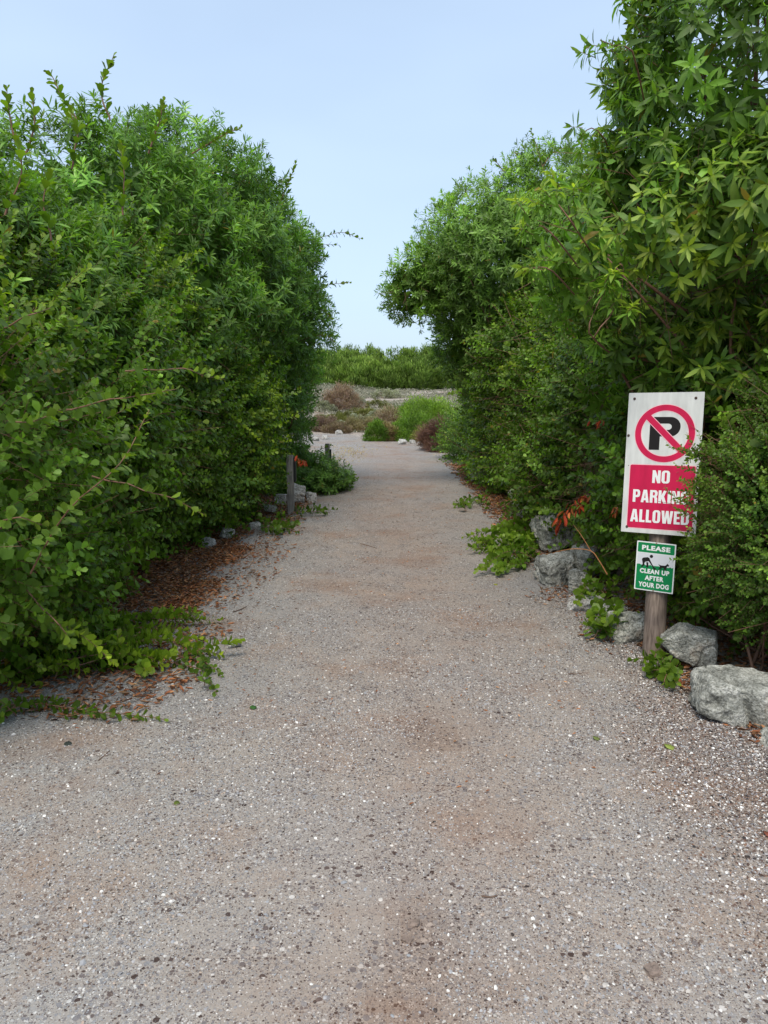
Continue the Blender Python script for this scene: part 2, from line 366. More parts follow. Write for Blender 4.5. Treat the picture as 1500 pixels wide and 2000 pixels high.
# ================================================================== GROUND
def ground_material(name, path):
    m, t, b = mat(name); N = t.nodes.new; K = t.links.new
    tc = N('ShaderNodeTexCoord'); P = tc.outputs['Object']
    def nz(scale, det=4, rough=.55, vec=None):
        n = N('ShaderNodeTexNoise'); n.inputs['Scale'].default_value = scale; n.inputs['Detail'].default_value = det; n.inputs['Roughness'].default_value = rough
        K(vec or P, n.inputs['Vector']); return n
    def ramp(src, st):
        r = N('ShaderNodeValToRGB'); e = r.color_ramp.elements
        while len(e) < len(st): e.new(.5)
        for q, (pp, c) in zip(e, st): q.position = pp; q.color = (*c, 1) if len(c) == 3 else c
        K(src, r.inputs['Fac']); return r
    def mix(fac, a, c, bt='MIX'):
        x = N('ShaderNodeMixRGB'); x.blend_type = bt
        for s_, i in ((fac, 'Fac'), (a, 'Color1'), (c, 'Color2')):
            if isinstance(s_, (int, float)): x.inputs[i].default_value = s_
            elif isinstance(s_, tuple): x.inputs[i].default_value = (*s_, 1)
            else: K(s_, x.inputs[i])
        return x.outputs['Color']
    big = nz(.7, 5, .6); mid = nz(4, 6, .6); fn = nz(60, 4, .6)
    sand = ramp(big.outputs['Fac'], [(.34, (.33, .270, .212)), (.5, (.315, .277, .236)), (.66, (.275, .268, .255))]).outputs['Color']
    if not path: sand = ramp(mid.outputs['Fac'], [(.3, (.40, .31, .22)), (.5, (.48, .40, .31)), (.7, (.36, .29, .22))]).outputs['Color']
    col = mix(.35, sand, ramp(fn.outputs['Fac'], [(.3, (.19, .16, .14)), (.7, (.40, .36, .33))]).outputs['Color'])
    heights = []
    wob = N('ShaderNodeMixRGB'); wob.blend_type = 'ADD'; wob.inputs['Fac'].default_value = .006
    wn = nz(90, 2); K(P, wob.inputs['Color1']); K(wn.outputs['Color'], wob.inputs['Color2'])
    chips = [(290, .40), (150, .52), (85, .70), (48, .88)]
    for sc_, th in chips:
        v = N('ShaderNodeTexVoronoi'); v.inputs['Scale'].default_value = sc_; K(wob.outputs['Color'], v.inputs['Vector'])
        sep = N('ShaderNodeSeparateColor'); K(v.outputs['Color'], sep.inputs['Color'])
        cc = ramp(sep.outputs['Green'], [(0, (.055, .035, .028)), (.14, (.13, .10, .09)), (.32, (.20, .185, .185)), (.5, (.285, .28, .28)), (.68, (.33, .30, .27)), (.84, (.42, .39, .36)), (1, (.60, .575, .54))])
        dens = N('ShaderNodeMath'); dens.operation = 'MULTIPLY_ADD'; K(mid.outputs['Fac'], dens.inputs[0]); dens.inputs[1].default_value = -1.5; dens.inputs[2].default_value = th + .75
        g = N('ShaderNodeMath'); g.operation = 'GREATER_THAN'; K(sep.outputs['Red'], g.inputs[0]); K(dens.outputs[0], g.inputs[1])
        e = N('ShaderNodeMath'); e.operation = 'LESS_THAN'; K(v.outputs['Distance'], e.inputs[0]); e.inputs[1].default_value = .46
        mk = N('ShaderNodeMath'); mk.operation = 'MULTIPLY'; K(g.outputs[0], mk.inputs[0]); K(e.outputs[0], mk.inputs[1])
        col = mix(mk.outputs[0], col, cc.outputs['Color'])
        hm = N('ShaderNodeMath'); hm.operation = 'MULTIPLY'; K(mk.outputs[0], hm.inputs[0]); hm.inputs[1].default_value = 60 / sc_
        heights.append(hm.outputs[0])
    # earth stains with a shape of their own
    st = nz(1.1, 6, .65); sm = ramp(st.outputs['Fac'], [(.50, (0, 0, 0)), (.68, (.6, .6, .6))])
    col = mix(sm.outputs['Color'], col, (.27, .165, .105))
    if path:
        at = N('ShaderNodeAttribute'); at.attribute_name = 'tint'
        col = mix(1.0, col, at.outputs['Color'], 'MULTIPLY')
    K(col, b.inputs['Base Color']); b.inputs['Roughness'].default_value = .85; b.inputs['Specular IOR Level'].default_value = .25
    h = heights[0]
    for x in heights[1:]:
        a = N('ShaderNodeMath'); a.operation = 'ADD'; K(h, a.inputs[0]); K(x, a.inputs[1]); h = a.outputs[0]
    a = N('ShaderNodeMath'); a.operation = 'MULTIPLY_ADD'; K(fn.outputs['Fac'], a.inputs[0]); a.inputs[1].default_value = .5; K(h, a.inputs[2])
    bp = N('ShaderNodeBump'); bp.inputs['Strength'].default_value = .9; bp.inputs['Distance'].default_value = .006
    K(a.outputs[0], bp.inputs['Height']); K(bp.outputs['Normal'], b.inputs['Normal'])
    return m

def grid_mesh(name, xs, ys, zf, m, keep=None, tintf=None):
    X, Y = np.meshgrid(xs, ys); Z = zf(X, Y); nx = len(xs); ny = len(ys)
    V = np.stack([X, Y, Z], -1).reshape(-1, 3); i = (np.arange(ny - 1)[:, None] * nx + np.arange(nx - 1)[None]).ravel()
    Fc = np.stack([i, i + 1, i + nx + 1, i + nx], -1)
    cx = V[Fc].mean(1)
    if keep is not None:
        k = keep(cx[:, 0], cx[:, 1]); Fc = Fc[k]; cx = cx[k]
    b = Batch(); b.v.append(V); b.l.append(Fc.ravel()); b.z.append(np.full(len(Fc), 4)); b.n = len(V)
    b.c.append(tintf(cx[:, 0], cx[:, 1]) if tintf else np.ones((len(Fc), 3)))
    return b.build(name, m)

def geo(a, b_, n, first):
    t = np.linspace(0, 1, n); return a + (b_ - a) * (first * t + (1 - first) * t ** 3)
gx = np.concatenate([-geo(8, 500, 18, .03)[::-1], np.arange(-7.8, 7.9, .12), geo(8, 500, 18, .03)])
gy = np.concatenate([[-300, -100, -30, -8], np.arange(-3, 20, .12), np.arange(20, 70, .3), geo(70.5, 900, 22, .03)])
M_GROUND = ground_material('sandy_ground', False); M_PATH = ground_material('gravel_path', True)
ground = tag(grid_mesh('ground', gx, gy, ground_z, M_GROUND), kind='structure')

def path_inside(x, y):
    w_ = .16 * noise2(x, y, .9, 4) + .07 * noise2(x, y, 4.0, 5)
    left = np.where(y < 4.2, -6.0, -1.86); right = np.where(y < 3.2, 6.0, 1.80)
    main = (x > left - w_) & (x < right + w_) & (y < 24.6 + 3 * w_)
    bend = (y > 21.5) & (y < 29.4 + 2 * w_ + .12 * x) & (x < -.55 + w_ - .25 * (y - 26)) & (x > -14)
    return main | bend
def path_tint(x, y):
    t = np.ones((len(x), 3)) * np.array([.98, 1.0, 1.0]); ve = np.clip((x - (.62 + .10 * y)) * 1.5 + .6 * noise2(x, y, 2.0, 12), 0, 1)[:, None] * (y < 7)[:, None]; t = t * (1 - ve * .45 * np.array([.8, 1.0, 1.1]))
    # pinkish middle, greyer verge where the loose shells lie
    mid = np.exp(-((x - .25) / .8) ** 2)[:, None]
    t = t * (1 - mid) + mid * np.array([1.0, .93, .88])
    # brown earth trodden into the gravel, each patch with its own ragged outline
    for (u, v, rx, ry, k) in ((860, 1440, .22, .30, .5), (930, 1620, .22, .30, .35), (820, 1830, .13, .18, .55), (800, 1960, .16, .10, .45), (1010, 1950, .30, .16, .35), (690, 1020, .5, 2.2, .3), (520, 1900, .25, .12, .3)):
        g = gpix(u, v); e = np.exp(-((x - g[0]) / rx) ** 2 - ((y - g[1]) / ry) ** 2) * np.clip(.9 + 1.6 * noise2(x, y, 5, 15) + .8 * noise2(x, y, 14, 16), 0, 1.6)
        e = np.clip(e * k * .55, 0, .45)[:, None]; t = t * (1 - e) + e * np.array([.62, .40, .27])
    return np.clip(t, 0, 1)
py = np.concatenate([np.arange(.6, 8, .05), np.arange(8, 30, .12)])
path = tag(grid_mesh('path', np.arange(-6, 6.01, .05), py, lambda x, y: ground_z(x, y) + .004, M_PATH, path_inside, path_tint), kind='structure')

# ---- loose shell chips lying on the path (nobody could count them)
def chips():
    b = Batch()
    def scatter(N, x0, x1, y0, y1, s0, s1, dens, pal, pw):
        x = rng.uniform(x0, x1, N); y = y0 + (y1 - y0) * rng.random(N) ** 1.2
        k = dens(x, y) > rng.random(N); x, y = x[k], y[k]
        P = np.stack([x, y, ground_z(x, y) + .0045], -1); k = in_view(P, 1.35); P = P[k & path_inside(P[:, 0], P[:, 1])]; m = len(P)
        s = s0 * (s1 / s0) ** (rng.random(m) ** 2.2)
        n = nrm(np.array([0, 0, 1.0]) + rng.normal(size=(m, 3)) * .22); d = nrm(rng.normal(size=(m, 3)))
        pal = np.array(pal); C = pal[rng.choice(len(pal), m, p=pw)] * (1 + .15 * rng.normal(size=(m, 1)))
        S = np.stack([s * (.7 + .5 * rng.random(m)), s * (.9 + .5 * rng.random(m)), s * (.5 + .8 * rng.random(m))], -1)
        b.add(LT_CHIP, P, frames(d, n), S, np.clip(C, .02, .9))
    pal = [(.60, .575, .53), (.44, .40, .355), (.31, .295, .29), (.28, .28, .285), (.165, .12, .095), (.06, .042, .034), (.35, .27, .21)]
    pw = [.07, .18, .25, .19, .14, .05, .12]
    patch = lambda x, y: np.clip(.55 + .9 * noise2(x, y, 1.6, 8) + .5 * noise2(x, y, 5, 9), .08, 1)
    scatter(370000, -3.4, 3.6, 1.15, 5.5, .0030, .0120, patch, pal, pw)
    scatter(8500, -3.4, 3.6, 1.15, 4.5, .009, .020, patch, pal, [.24, .26, .14, .1, .14, .05, .07])
    scatter(70000, -2.2, 2.2, 5.0, 11, .005, .012, lambda x, y: patch(x, y) * .7, pal, pw)
    # loose contrasty drift of shells along the right verge
    ver = lambda x, y: np.clip((x - (.62 + .10 * y)) * 1.7 + .6 * noise2(x, y, 2.0, 12), 0, 1) * (x < 3.9)
    scatter(300000, .4, 3.8, 1.2, 6.4, .005, .015, ver, [(.66, .64, .60), (.46, .40, .345), (.25, .235, .24), (.09, .05, .036), (.03, .024, .022), (.20, .11, .07)], [.17, .16, .18, .21, .16, .12])
    o = b.build('shell_gravel', M_CHIP, smooth=False)
    return tag(o, 'small broken shells and grit scattered over the gravel path', 'gravel', kind='stuff')
chips()

# ---- leaf litter
def litter(name, label, regions, pal=((.23, .085, .038), (.34, .135, .055), (.15, .065, .035), (.42, .21, .10), (.26, .16, .10))):
    b = Batch(); pal = np.array(pal)
    for (x0, x1, y0, y1, N, s0, s1, soft) in regions:
        x = x0 + (x1 - x0) * rng.random(N); y = rng.uniform(y0, y1, N)
        e = np.minimum(np.minimum(x - x0, x1 - x) / soft, np.minimum(y - y0, y1 - y) / (soft * 2))
        k = e + .7 * noise2(x, y, 2.2, 21) + .35 * noise2(x, y, 7, 22) > rng.random(N) * .9; x, y = x[k], y[k]
        P = np.stack([x, y, ground_z(x, y) + .006 + .022 * rng.random(len(x)) ** 2], -1); k = in_view(P, 1.15); P = P[k]; m = len(P)
        n = nrm(np.array([0, 0, 1.0]) + rng.normal(size=(m, 3)) * .3); d = nrm(rng.normal(size=(m, 3)) * np.array([1, 1, .12]))
        C = pal[rng.integers(0, len(pal), m)] * (1 + .25 * rng.normal(size=(m, 1)))
        b.add(LT_DEAD, P, frames(d, n), rng.uniform(s0, s1, m), np.clip(C, .01, .6))
    return tag(b.build(name, M_DRY), label, 'leaf litter', kind='stuff')
litter('leaf_litter', 'reddish brown fallen leaves under the left hedge',
       [(-2.5, -1.35, 5.2, 9.3, 16000, .025, .055, .25), (-2.3, -1.0, 9.0, 13.5, 9000, .03, .06, .25), (-1.7, -.9, 5.2, 9.0, 1600, .025, .05, .3),
        (-2.6, -1.05, 3.5, 5.2, 4200, .025, .055, .3)])
litter('leaf_litter', 'brown fallen leaves between the rocks and the right hedge',
       [(1.35, 2.3, 8.5, 17, 10000, .035, .07, .22), (1.25, 2.2, 5.6, 8.8, 2600, .03, .06, .3), (1.62, 2.6, 3.2, 5.7, 3800, .03, .06, .12), (1.1, 1.7, 4.2, 6.0, 260, .02, .045, .3)])
litter('leaf_litter', 'loose dry bits of leaf strewn along the middle of the path',
       [(-1.5, 1.6, 2.6, 16, 2600, .010, .028, .6)])

# ================================================================== ROCKS
def rock_material(name, c0, c1, c2):
    m, t, b = mat(name); N = t.nodes.new; K = t.links.new
    tc = N('ShaderNodeTexCoord')
    a = N('ShaderNodeTexNoise'); a.inputs['Scale'].default_value = 7; a.inputs['Detail'].default_value = 9; a.inputs['Roughness'].default_value = .68; K(tc.outputs['Object'], a.inputs['Vector'])
    r = N('ShaderNodeValToRGB'); e = r.color_ramp.elements; e.new(.5)
    for q, (p, c) in zip(e, ((.34, c0), (.5, c1), (.64, c2))): q.position = p; q.color = (*c, 1)
    K(a.outputs['Fac'], r.inputs['Fac'])
    s = N('ShaderNodeTexNoise'); s.inputs['Scale'].default_value = 90; s.inputs['Detail'].default_value = 4; K(tc.outputs['Object'], s.inputs['Vector'])
    rs = N('ShaderNodeValToRGB'); rs.color_ramp.elements[0].position = .40; rs.color_ramp.elements[0].color = (.38, .38, .35, 1); rs.color_ramp.elements[1].position = .55; rs.color_ramp.elements[1].color = (1, 1, 1, 1)
    K(s.outputs['Fac'], rs.inputs['Fac'])
    x = N('ShaderNodeMixRGB'); x.blend_type = 'MULTIPLY'; x.inputs['Fac'].default_value = .75; K(r.outputs['Color'], x.inputs['Color1']); K(rs.outputs['Color'], x.inputs['Color2'])
    o = N('ShaderNodeTexNoise'); o.inputs['Scale'].default_value = 4; o.inputs['Detail'].default_value = 5; K(tc.outputs['Object'], o.inputs['Vector'])
    ro = N('ShaderNodeValToRGB'); ro.color_ramp.elements[0].position = .60; ro.color_ramp.elements[1].position = .72; ro.color_ramp.elements[0].color = (0, 0, 0, 1); ro.color_ramp.elements[1].color = (.6, .6, .6, 1)
    K(o.outputs['Fac'], ro.inputs['Fac'])
    y = N('ShaderNodeMixRGB'); K(ro.outputs['Color'], y.inputs['Fac']); K(x.outputs['Color'], y.inputs['Color1']); y.inputs['Color2'].default_value = (.36, .25, .15, 1)
    K(y.outputs['Color'], b.inputs['Base Color']); b.inputs['Roughness'].default_value = .9
    bp = N('ShaderNodeBump'); bp.inputs['Strength'].default_value = 1.0; bp.inputs['Distance'].default_value = .05; K(a.outputs['Fac'], bp.inputs['Height'])
    bp2 = N('ShaderNodeBump'); bp2.inputs['Strength'].default_value = .5; bp2.inputs['Distance'].default_value = .012; K(s.outputs['Fac'], bp2.inputs['Height']); K(bp.outputs['Normal'], bp2.inputs['Normal'])
    K(bp2.outputs['Normal'], b.inputs['Normal'])
    return m
M_ROCK = rock_material('limestone', (.12, .12, .10), (.40, .395, .345), (.62, .605, .54))
M_WROCK = rock_material('pale_limestone', (.28, .27, .24), (.52, .50, .46), (.66, .64, .60))

def rock(loc, size, rot, seed, label, m=None, pts=None, sub=4, amp=.035, group='rocks edging the path'):
    r = random.Random(seed); bm = bmesh.new()
    P = pts or [Vector((r.uniform(-1, 1), r.uniform(-1, 1), r.uniform(-1, 1))) for _ in range(26)]
    if not pts:
        P = [Vector([math.copysign(abs(c) ** .6, c) for c in p]) * r.uniform(.8, 1.05) for p in P]
    for p in P: bm.verts.new((p[0] * size[0] / 2, p[1] * size[1] / 2, p[2] * size[2] / 2))
    g = bmesh.ops.convex_hull(bm, input=bm.verts)
    bmesh.ops.delete(bm, geom=[v for v in bm.verts if not v.link_faces], context='VERTS')
    bmesh.ops.bevel(bm, geom=list(bm.edges), offset=min(size) * .025, segments=1, affect='EDGES', clamp_overlap=True)
    bmesh.ops.triangulate(bm, faces=bm.faces)
    for _ in range(sub):
        long_ = [e for e in bm.edges if e.calc_length() > max(size) * (.022)]
        if not long_ or len(bm.verts) > 9000: break
        bmesh.ops.subdivide_edges(bm, edges=long_, cuts=1, use_grid_fill=False); bmesh.ops.triangulate(bm, faces=[f for f in bm.faces if len(f.verts) > 3])
    bm.normal_update()
    co = np.array([v.co[:] for v in bm.verts]); no = np.array([v.normal[:] for v in bm.verts]); s = max(size)
    dsp = amp * s * (.7 * noise(co / s, 3, seed) + .8 * (1 - 2 * np.abs(noise(co / s, 7, seed + 1))) + .6 * noise(co / s, 18, seed + 2) + .35 * noise(co / s, 40, seed + 3))
    dsp -= .05 * s * np.clip(.12 - np.abs(noise(co / s, 2.2, seed + 4)), 0, 1) / .12      # weathered cracks
    for v, c, n, d in zip(bm.verts, co, no, dsp): v.co = Vector(c + n * d)
    me = bpy.data.meshes.new('rock'); bm.to_mesh(me); bm.free(); me.materials.append(m or M_ROCK)
    for p in me.polygons: p.use_smooth = False
    o = bpy.data.objects.new('rock', me); COL.objects.link(o); o.location = loc; o.rotation_euler = rot
    return tag(o, label, 'rock', group)

V = Vector
def at(u, v, dz=0):
    p = gpix(u, v); return (p[0], p[1], float(ground_z(p[0], p[1])) + dz)
# leaning block beside the post, big block in the corner (shapes read off the photo, real depth behind)
rock((1.80, 4.30, .115), (.32, .24, .22), (0.0, .12, -.35), 3, 'grey lichen-mottled rock leaning against the foot of the sign post',
     pts=[V(p) for p in [(-1, -.9, .25), (-1, .8, .1), (-.45, -1, .95), (-.4, .9, 1), (.75, -1, 1), (.9, .9, .85), (1, -1, -.75), (1, .9, -.9), (.8, -1, -.95), (-.5, -.95, -.35), (-.3, .8, -.9), (-.9, 0, -.2)]], sub=5, amp=.022)
rock((1.83, 3.60, .075), (.53, .32, .225), (0.03, .10, -.18), 8, 'big pale grey flat-topped rock at the right edge of the gravel',
     pts=[V(p) for p in [(-1, -.8, .1), (-.95, .9, .4), (-.85, -.9, .9), (-.8, .9, 1), (.2, -.9, 1), (1, .9, .9), (1, -.7, .7), (1, -.9, -.7), (.1, -1, -.95), (-.55, -1, -.55), (-1, -.9, -.45), (1, 1, -1), (-.9, 1, -.9), (-.6, -1, .95)]], sub=5, amp=.022)
rock((1.93, 3.26, .015), (.34, .3, .12), (0, 0, .5), 12, 'bluish grey rock cut by the right edge of the picture', sub=4)
rock((1.60, 4.78, .07), (.30, .22, .20), (.1, .1, .2), 15, 'half hidden grey rock just left of the sign post', sub=4)
rock((1.50, 5.45, .03), (.26, .20, .15), (0, 0, .6), 17, 'small whitish rock sunk in the litter left of the sign', M_WROCK)
rock((1.62, 5.15, .06), (.24, .22, .2), (0, .1, 1.2), 19, 'dark pitted rock behind the small sprigs beside the sign')
rock((1.47, 6.28, .10), (.42, .30, .30), (.1, -.1, .3), 21, 'grey rock with a pointed front beside the leafy runner')
rock((1.72, 6.45, .13), (.34, .3, .34), (0, .2, .9), 23, 'upright grey rock behind the pointed one')
rock((1.60, 5.95, .08), (.28, .22, .24), (0, .1, -.4), 25, 'rough squat rock nearest the path on the right bank')
rock((1.78, 7.55, .20), (.55, .4, .46), (.0, -.1, .2), 27, 'large rounded grey rock under the withered red leaves')
rock((1.85, 9.6, .17), (.5, .4, .4), (0, .1, .5), 29, 'grey rock half buried in the right hedge')
rock((1.78, 13.4, .14), (.6, .4, .34), (0, 0, .2), 31, 'farthest grey rock under the right hedge')
rock((-1.74, 8.25, .03), (.16, .14, .18), (0, .2, .4), 33, 'white jagged rock at the upper end of the leaf litter', M_WROCK)
rock((-1.52, 8.8, .03), (.17, .12, .12), (0, 0, .2), 35, 'small white rock just behind the litter patch', M_WROCK)
rock((-1.84, 7.8, .03), (.12, .14, .15), (0, 0, 1.2), 37, 'white rock at the left side of the litter patch', M_WROCK)
rock((-1.50, 9.9, .08), (.18, .2, .10), (0, 0, .1), 39, 'dull grey rock in shade behind the first marker post')
rock((-1.28, 10.9, .13), (.24, .24, .38), (.1, .25, .3), 41, 'white rounded rock just right of the first marker post', M_WROCK)
rock((-1.48, 10.7, .09), (.14, .18, .16), (0, .1, 1.3), 43, 'white rock just left of the first marker post', M_WROCK)
rock((-1.06, 10.95, .07), (.12, .15, .2), (0, .1, .8), 45, 'small white rock leaning on the rounded one', M_WROCK)
rock((-.95, 4.62, .02), (.10, .07, .05), (0, 0, .3), 47, 'small white stone among the runners on the left', M_WROCK, sub=3)
rock((-1.05, 4.50, .02), (.09, .07, .05), (0, 0, .9), 48, 'second white stone beside the runner leaves on the left', M_WROCK, sub=3)

for u, v, sz, sd_, lab in ((786, 868, .5, 51, 'white rock at the foot of the green dune shrub'), (806, 866, .38, 52, 'grey white rock between two whiter ones on the bend'),
                        (818, 872, .46, 53, 'white rock beside the dead purple shrub'), (720, 852, .3, 54, 'white stone at the left foot of the green dune shrub'),
                        (617, 862, .5, 55, 'white rock on the left side of the far bend'), (636, 858, .45, 56, 'low white rock nearest the pale gravel of the far bend'), (662, 848, .5, 57, 'flat pale rock in front of the heath'), (676, 832, .5, 58, 'pale rock in the middle of the heath')):
    x, y, z = at(u, v); rock((x, y, z + sz * .12), (sz * .55, sz * .5, sz * .42), (0, .1, sd_), sd_, lab, M_WROCK, sub=3, group='pale rocks at the far bend')
for u, v, s_, lab in ((808, 1806, .045, 'dark clod of earth on the gravel, the largest loose lump'), (795, 1838, .035, 'brown clod just below the largest lump'), (1275, 1898, .05, 'flat grey pebble cluster in the lower right gravel')):
    x, y, z = at(u, v); rock((x, y, z + .006), (s_, s_ * .8, s_ * .5), (0, 0, s_ * 70), int(s_ * 3000), lab, simple('clod', (.20, .15, .12), .9, var=.3, scale=60, bump=.5), sub=3, group='clods lying on the path')

# ================================================================== SIGN POST
def wood_material(name, a_, b_):
    m, t, b = mat(name); N = t.nodes.new; K = t.links.new
    tc = N('ShaderNodeTexCoord'); mp = N('ShaderNodeMapping'); mp.inputs['Scale'].default_value = (1, 1, .06); K(tc.outputs['Object'], mp.inputs['Vector'])
    n = N('ShaderNodeTexNoise'); n.inputs['Scale'].default_value = 90; n.inputs['Detail'].default_value = 6; K(mp.outputs['Vector'], n.inputs['Vector'])
    r = N('ShaderNodeValToRGB'); r.color_ramp.elements[0].position = .3; r.color_ramp.elements[1].position = .68; r.color_ramp.elements[0].color = (*a_, 1); r.color_ramp.elements[1].color = (*b_, 1); K(n.outputs['Fac'], r.inputs['Fac'])
    n2 = N('ShaderNodeTexNoise'); n2.inputs['Scale'].default_value = 6; n2.inputs['Detail'].default_value = 4; K(tc.outputs['Object'], n2.inputs['Vector'])
    r2 = N('ShaderNodeValToRGB'); r2.color_ramp.elements[0].color = (.62, .6, .6, 1); r2.color_ramp.elements[1].color = (1.0, .97, .92, 1); r2.color_ramp.elements[0].position = .35; r2.color_ramp.elements[1].position = .65; K(n2.outputs['Fac'], r2.inputs['Fac'])
    x = N('ShaderNodeMixRGB'); x.blend_type = 'MULTIPLY'; x.inputs['Fac'].default_value = 1; K(r.outputs['Color'], x.inputs['Color1']); K(r2.outputs['Color'], x.inputs['Color2'])
    K(x.outputs['Color'], b.inputs['Base Color']); b.inputs['Roughness'].default_value = .85
    bp = N('ShaderNodeBump'); bp.inputs['Strength'].default_value = .5; bp.inputs['Distance'].default_value = .004; K(n.outputs['Fac'], bp.inputs['Height']); K(bp.outputs['Normal'], b.inputs['Normal'])
    return m
M_POST = wood_material('weathered_post', (.13, .095, .075), (.34, .27, .22))
M_GPOST = wood_material('grey_post', (.16, .15, .13), (.40, .38, .34))
M_BOARD = simple('sign_white', (.58, .58, .545), .6, var=.14, scale=22, bump=.05, bscale=30)
M_RED = simple('sign_red', (.50, .010, .060), .6, var=.14, scale=18)
M_PINK = simple('sign_pink_edge', (.80, .42, .46), .45, var=.04)
M_BLACK = simple('sign_black', (.012, .010, .010), .7, var=.1)
M_GREEN = simple('sign_green', (.003, .20, .060), .55, var=.05, scale=8)
M_WHITE = simple('letter_white', (.74, .75, .72), .4, var=.03)
M_GREY = simple('sign_grey', (.60, .61, .63), .4, var=.03)
M_BOLT = simple('rusty_bolt', (.055, .03, .02), .7, var=.5, scale=150)
M_SCREW = simple('screw', (.35, .25, .19), .5, metal=.4, var=.4, scale=150)

def empty_mesh(name, bm, m, parent, smooth=False):
    me = bpy.data.meshes.new(name); bm.to_mesh(me); bm.free(); me.materials.append(m)
    if smooth:
        for p in me.polygons: p.use_smooth = True
    o = bpy.data.objects.new(name, me); COL.objects.link(o); o.parent = parent; return o
def plate(name, poly, z0, z1, m, parent, holes=()):
    """flat outline in the board's own x, z plane with thickness; y towards the back"""
    from mathutils.geometry import tessellate_polygon
    loops = [poly] + list(holes); flat = [p for l in loops for p in l]; n = len(flat)
    tris = tessellate_polygon([[V((x, z, 0)) for x, z in l] for l in loops])
    bm = bmesh.new(); f_ = [bm.verts.new((x, -z1, z)) for x, z in flat]; b_ = [bm.verts.new((x, -z0, z)) for x, z in flat]
    for t in tris:
        try: bm.faces.new([f_[i] for i in t]); bm.faces.new([b_[i] for i in reversed(t)])
        except ValueError: pass
    k = 0
    for l in loops:
        for i in range(len(l)):
            j = (i + 1) % len(l); bm.faces.new([f_[k + i], f_[k + j], b_[k + j], b_[k + i]])
        k += len(l)
    bmesh.ops.recalc_face_normals(bm, faces=bm.faces)
    return empty_mesh(name, bm, m, parent)
def circ(cx, cz, r, n=64, a0=0, a1=2 * pi): return [(cx + r * math.cos(a0 + (a1 - a0) * i / n), cz + r * math.sin(a0 + (a1 - a0) * i / n)) for i in range(n)]
def rrect(x0, z0, x1, z1, r, n=6):
    o = []
    for cx, cz, a in ((x1 - r, z1 - r, 0), (x0 + r, z1 - r, pi / 2), (x0 + r, z0 + r, pi), (x1 - r, z0 + r, 1.5 * pi)):
        o += [(cx + r * math.cos(a + pi / 2 * i / n), cz + r * math.sin(a + pi / 2 * i / n)) for i in range(n + 1)]
    return o
def join_polys(name, polys, z0, z1, m, parent):
    obs = [plate(name, p if not isinstance(p, dict) else p['o'], z0 + .00012 * i, z1 + .00012 * i, m, parent, () if not isinstance(p, dict) else p['h']) for i, p in enumerate(polys)]
    bm = bmesh.new()
    for o in obs: bm.from_mesh(o.data)
    for o in obs:
        me = o.data; bpy.data.objects.remove(o); bpy.data.meshes.remove(me)
    return empty_mesh(name, bm, m, parent)
def text_part(s, cx, cz, w_, h_, bold, y, m, parent, name='lettering', thick=.0006):
    """block letters fitted into a w x h box"""
    cu = bpy.data.curves.new('t', 'FONT'); cu.body = s; cu.size = 1; cu.offset = bold; cu.extrude = .01; cu.space_character = 1.06 + bold * 1.2; cu.resolution_u = 4
    o = bpy.data.objects.new('t', cu); COL.objects.link(o); dg = bpy.context.evaluated_depsgraph_get(); dg.update()
    me = bpy.data.meshes.new_from_object(o.evaluated_get(dg)); bpy.data.objects.remove(o)
    c = np.array([v.co[:] for v in me.vertices]); lo, hi = c.min(0), c.max(0)
    k = (c - lo) / (hi - lo)
    out = np.stack([cx + (k[:, 0] - .5) * w_, -(y + k[:, 2] * thick), cz + (k[:, 1] - .5) * h_], -1)
    for v, q in zip(me.vertices, out): v.co = V(q)
    bm = bmesh.new(); bm.from_mesh(me); bpy.data.meshes.remove(me)
    return empty_mesh(name, bm, m, parent)

def board_root(name, c, yaw, roll, tilt, parent, label=None):
    r = np.array([math.cos(yaw), -math.sin(yaw), 0]); n = np.array([-math.sin(yaw), -math.cos(yaw), 0]); up = np.array([0, 0, 1.0]) * math.cos(tilt) + n * math.sin(tilt)
    r2 = r * math.cos(roll) + up * math.sin(roll); u2 = -r * math.sin(roll) + up * math.cos(roll); bk = np.cross(u2, r2)   # local y = back
    from mathutils import Matrix
    M = Matrix(((r2[0], bk[0], u2[0], c[0]), (r2[1], bk[1], u2[1], c[1]), (r2[2], bk[2], u2[2], c[2]), (0, 0, 0, 1)))
    return M, -bk
sp_loc = V((1.635, 4.447, 0))
post_t = thing('sign_post', 'weathered timber post carrying a no parking board and a small green dog notice', 'sign post', sp_loc)
Mr, nr_ = board_root('b', (1.653, 4.50, 1.179), .554, .018, -.112, None)
Mg, ng_ = board_root('b', (1.625, 4.438, .563), .603, .001, -.062, None)
p1 = np.array((1.653, 4.50, 1.179)) - nr_ * .074; p0 = np.array((1.625, 4.438, .563)) - ng_ * .080
ax = (p1 - p0) / (p1[2] - p0[2]); base = p0 - ax * p0[2]; base[2] = 0
bp_ = Batch(); S_ = 28; Vs = []; zz = [-.15, 0, .15, .3, .45, .6, .8, 1.0, 1.2, 1.4, 1.55, 1.575]
for i, z in enumerate(zz):
    c = base + ax * z; rr = (.064 - .003 * z) * (.93 if i == len(zz) - 1 else 1)
    for k in range(S_):
        a = 2 * pi * k / S_; q = rr * (1 + .025 * math.sin(2 * a + 1) + .015 * math.sin(5 * a + z)); Vs.append((c[0] + q * math.cos(a), c[1] + q * math.sin(a), z))
Fs = [(i * S_ + k, i * S_ + (k + 1) % S_, (i + 1) * S_ + (k + 1) % S_, (i + 1) * S_ + k) for i in range(len(zz) - 1) for k in range(S_)] + [tuple((len(zz) - 1) * S_ + k for k in range(S_))]
bp_.raw(Vs, Fs); bp_.build('post', M_POST, post_t, attr=False, origin=sp_loc)

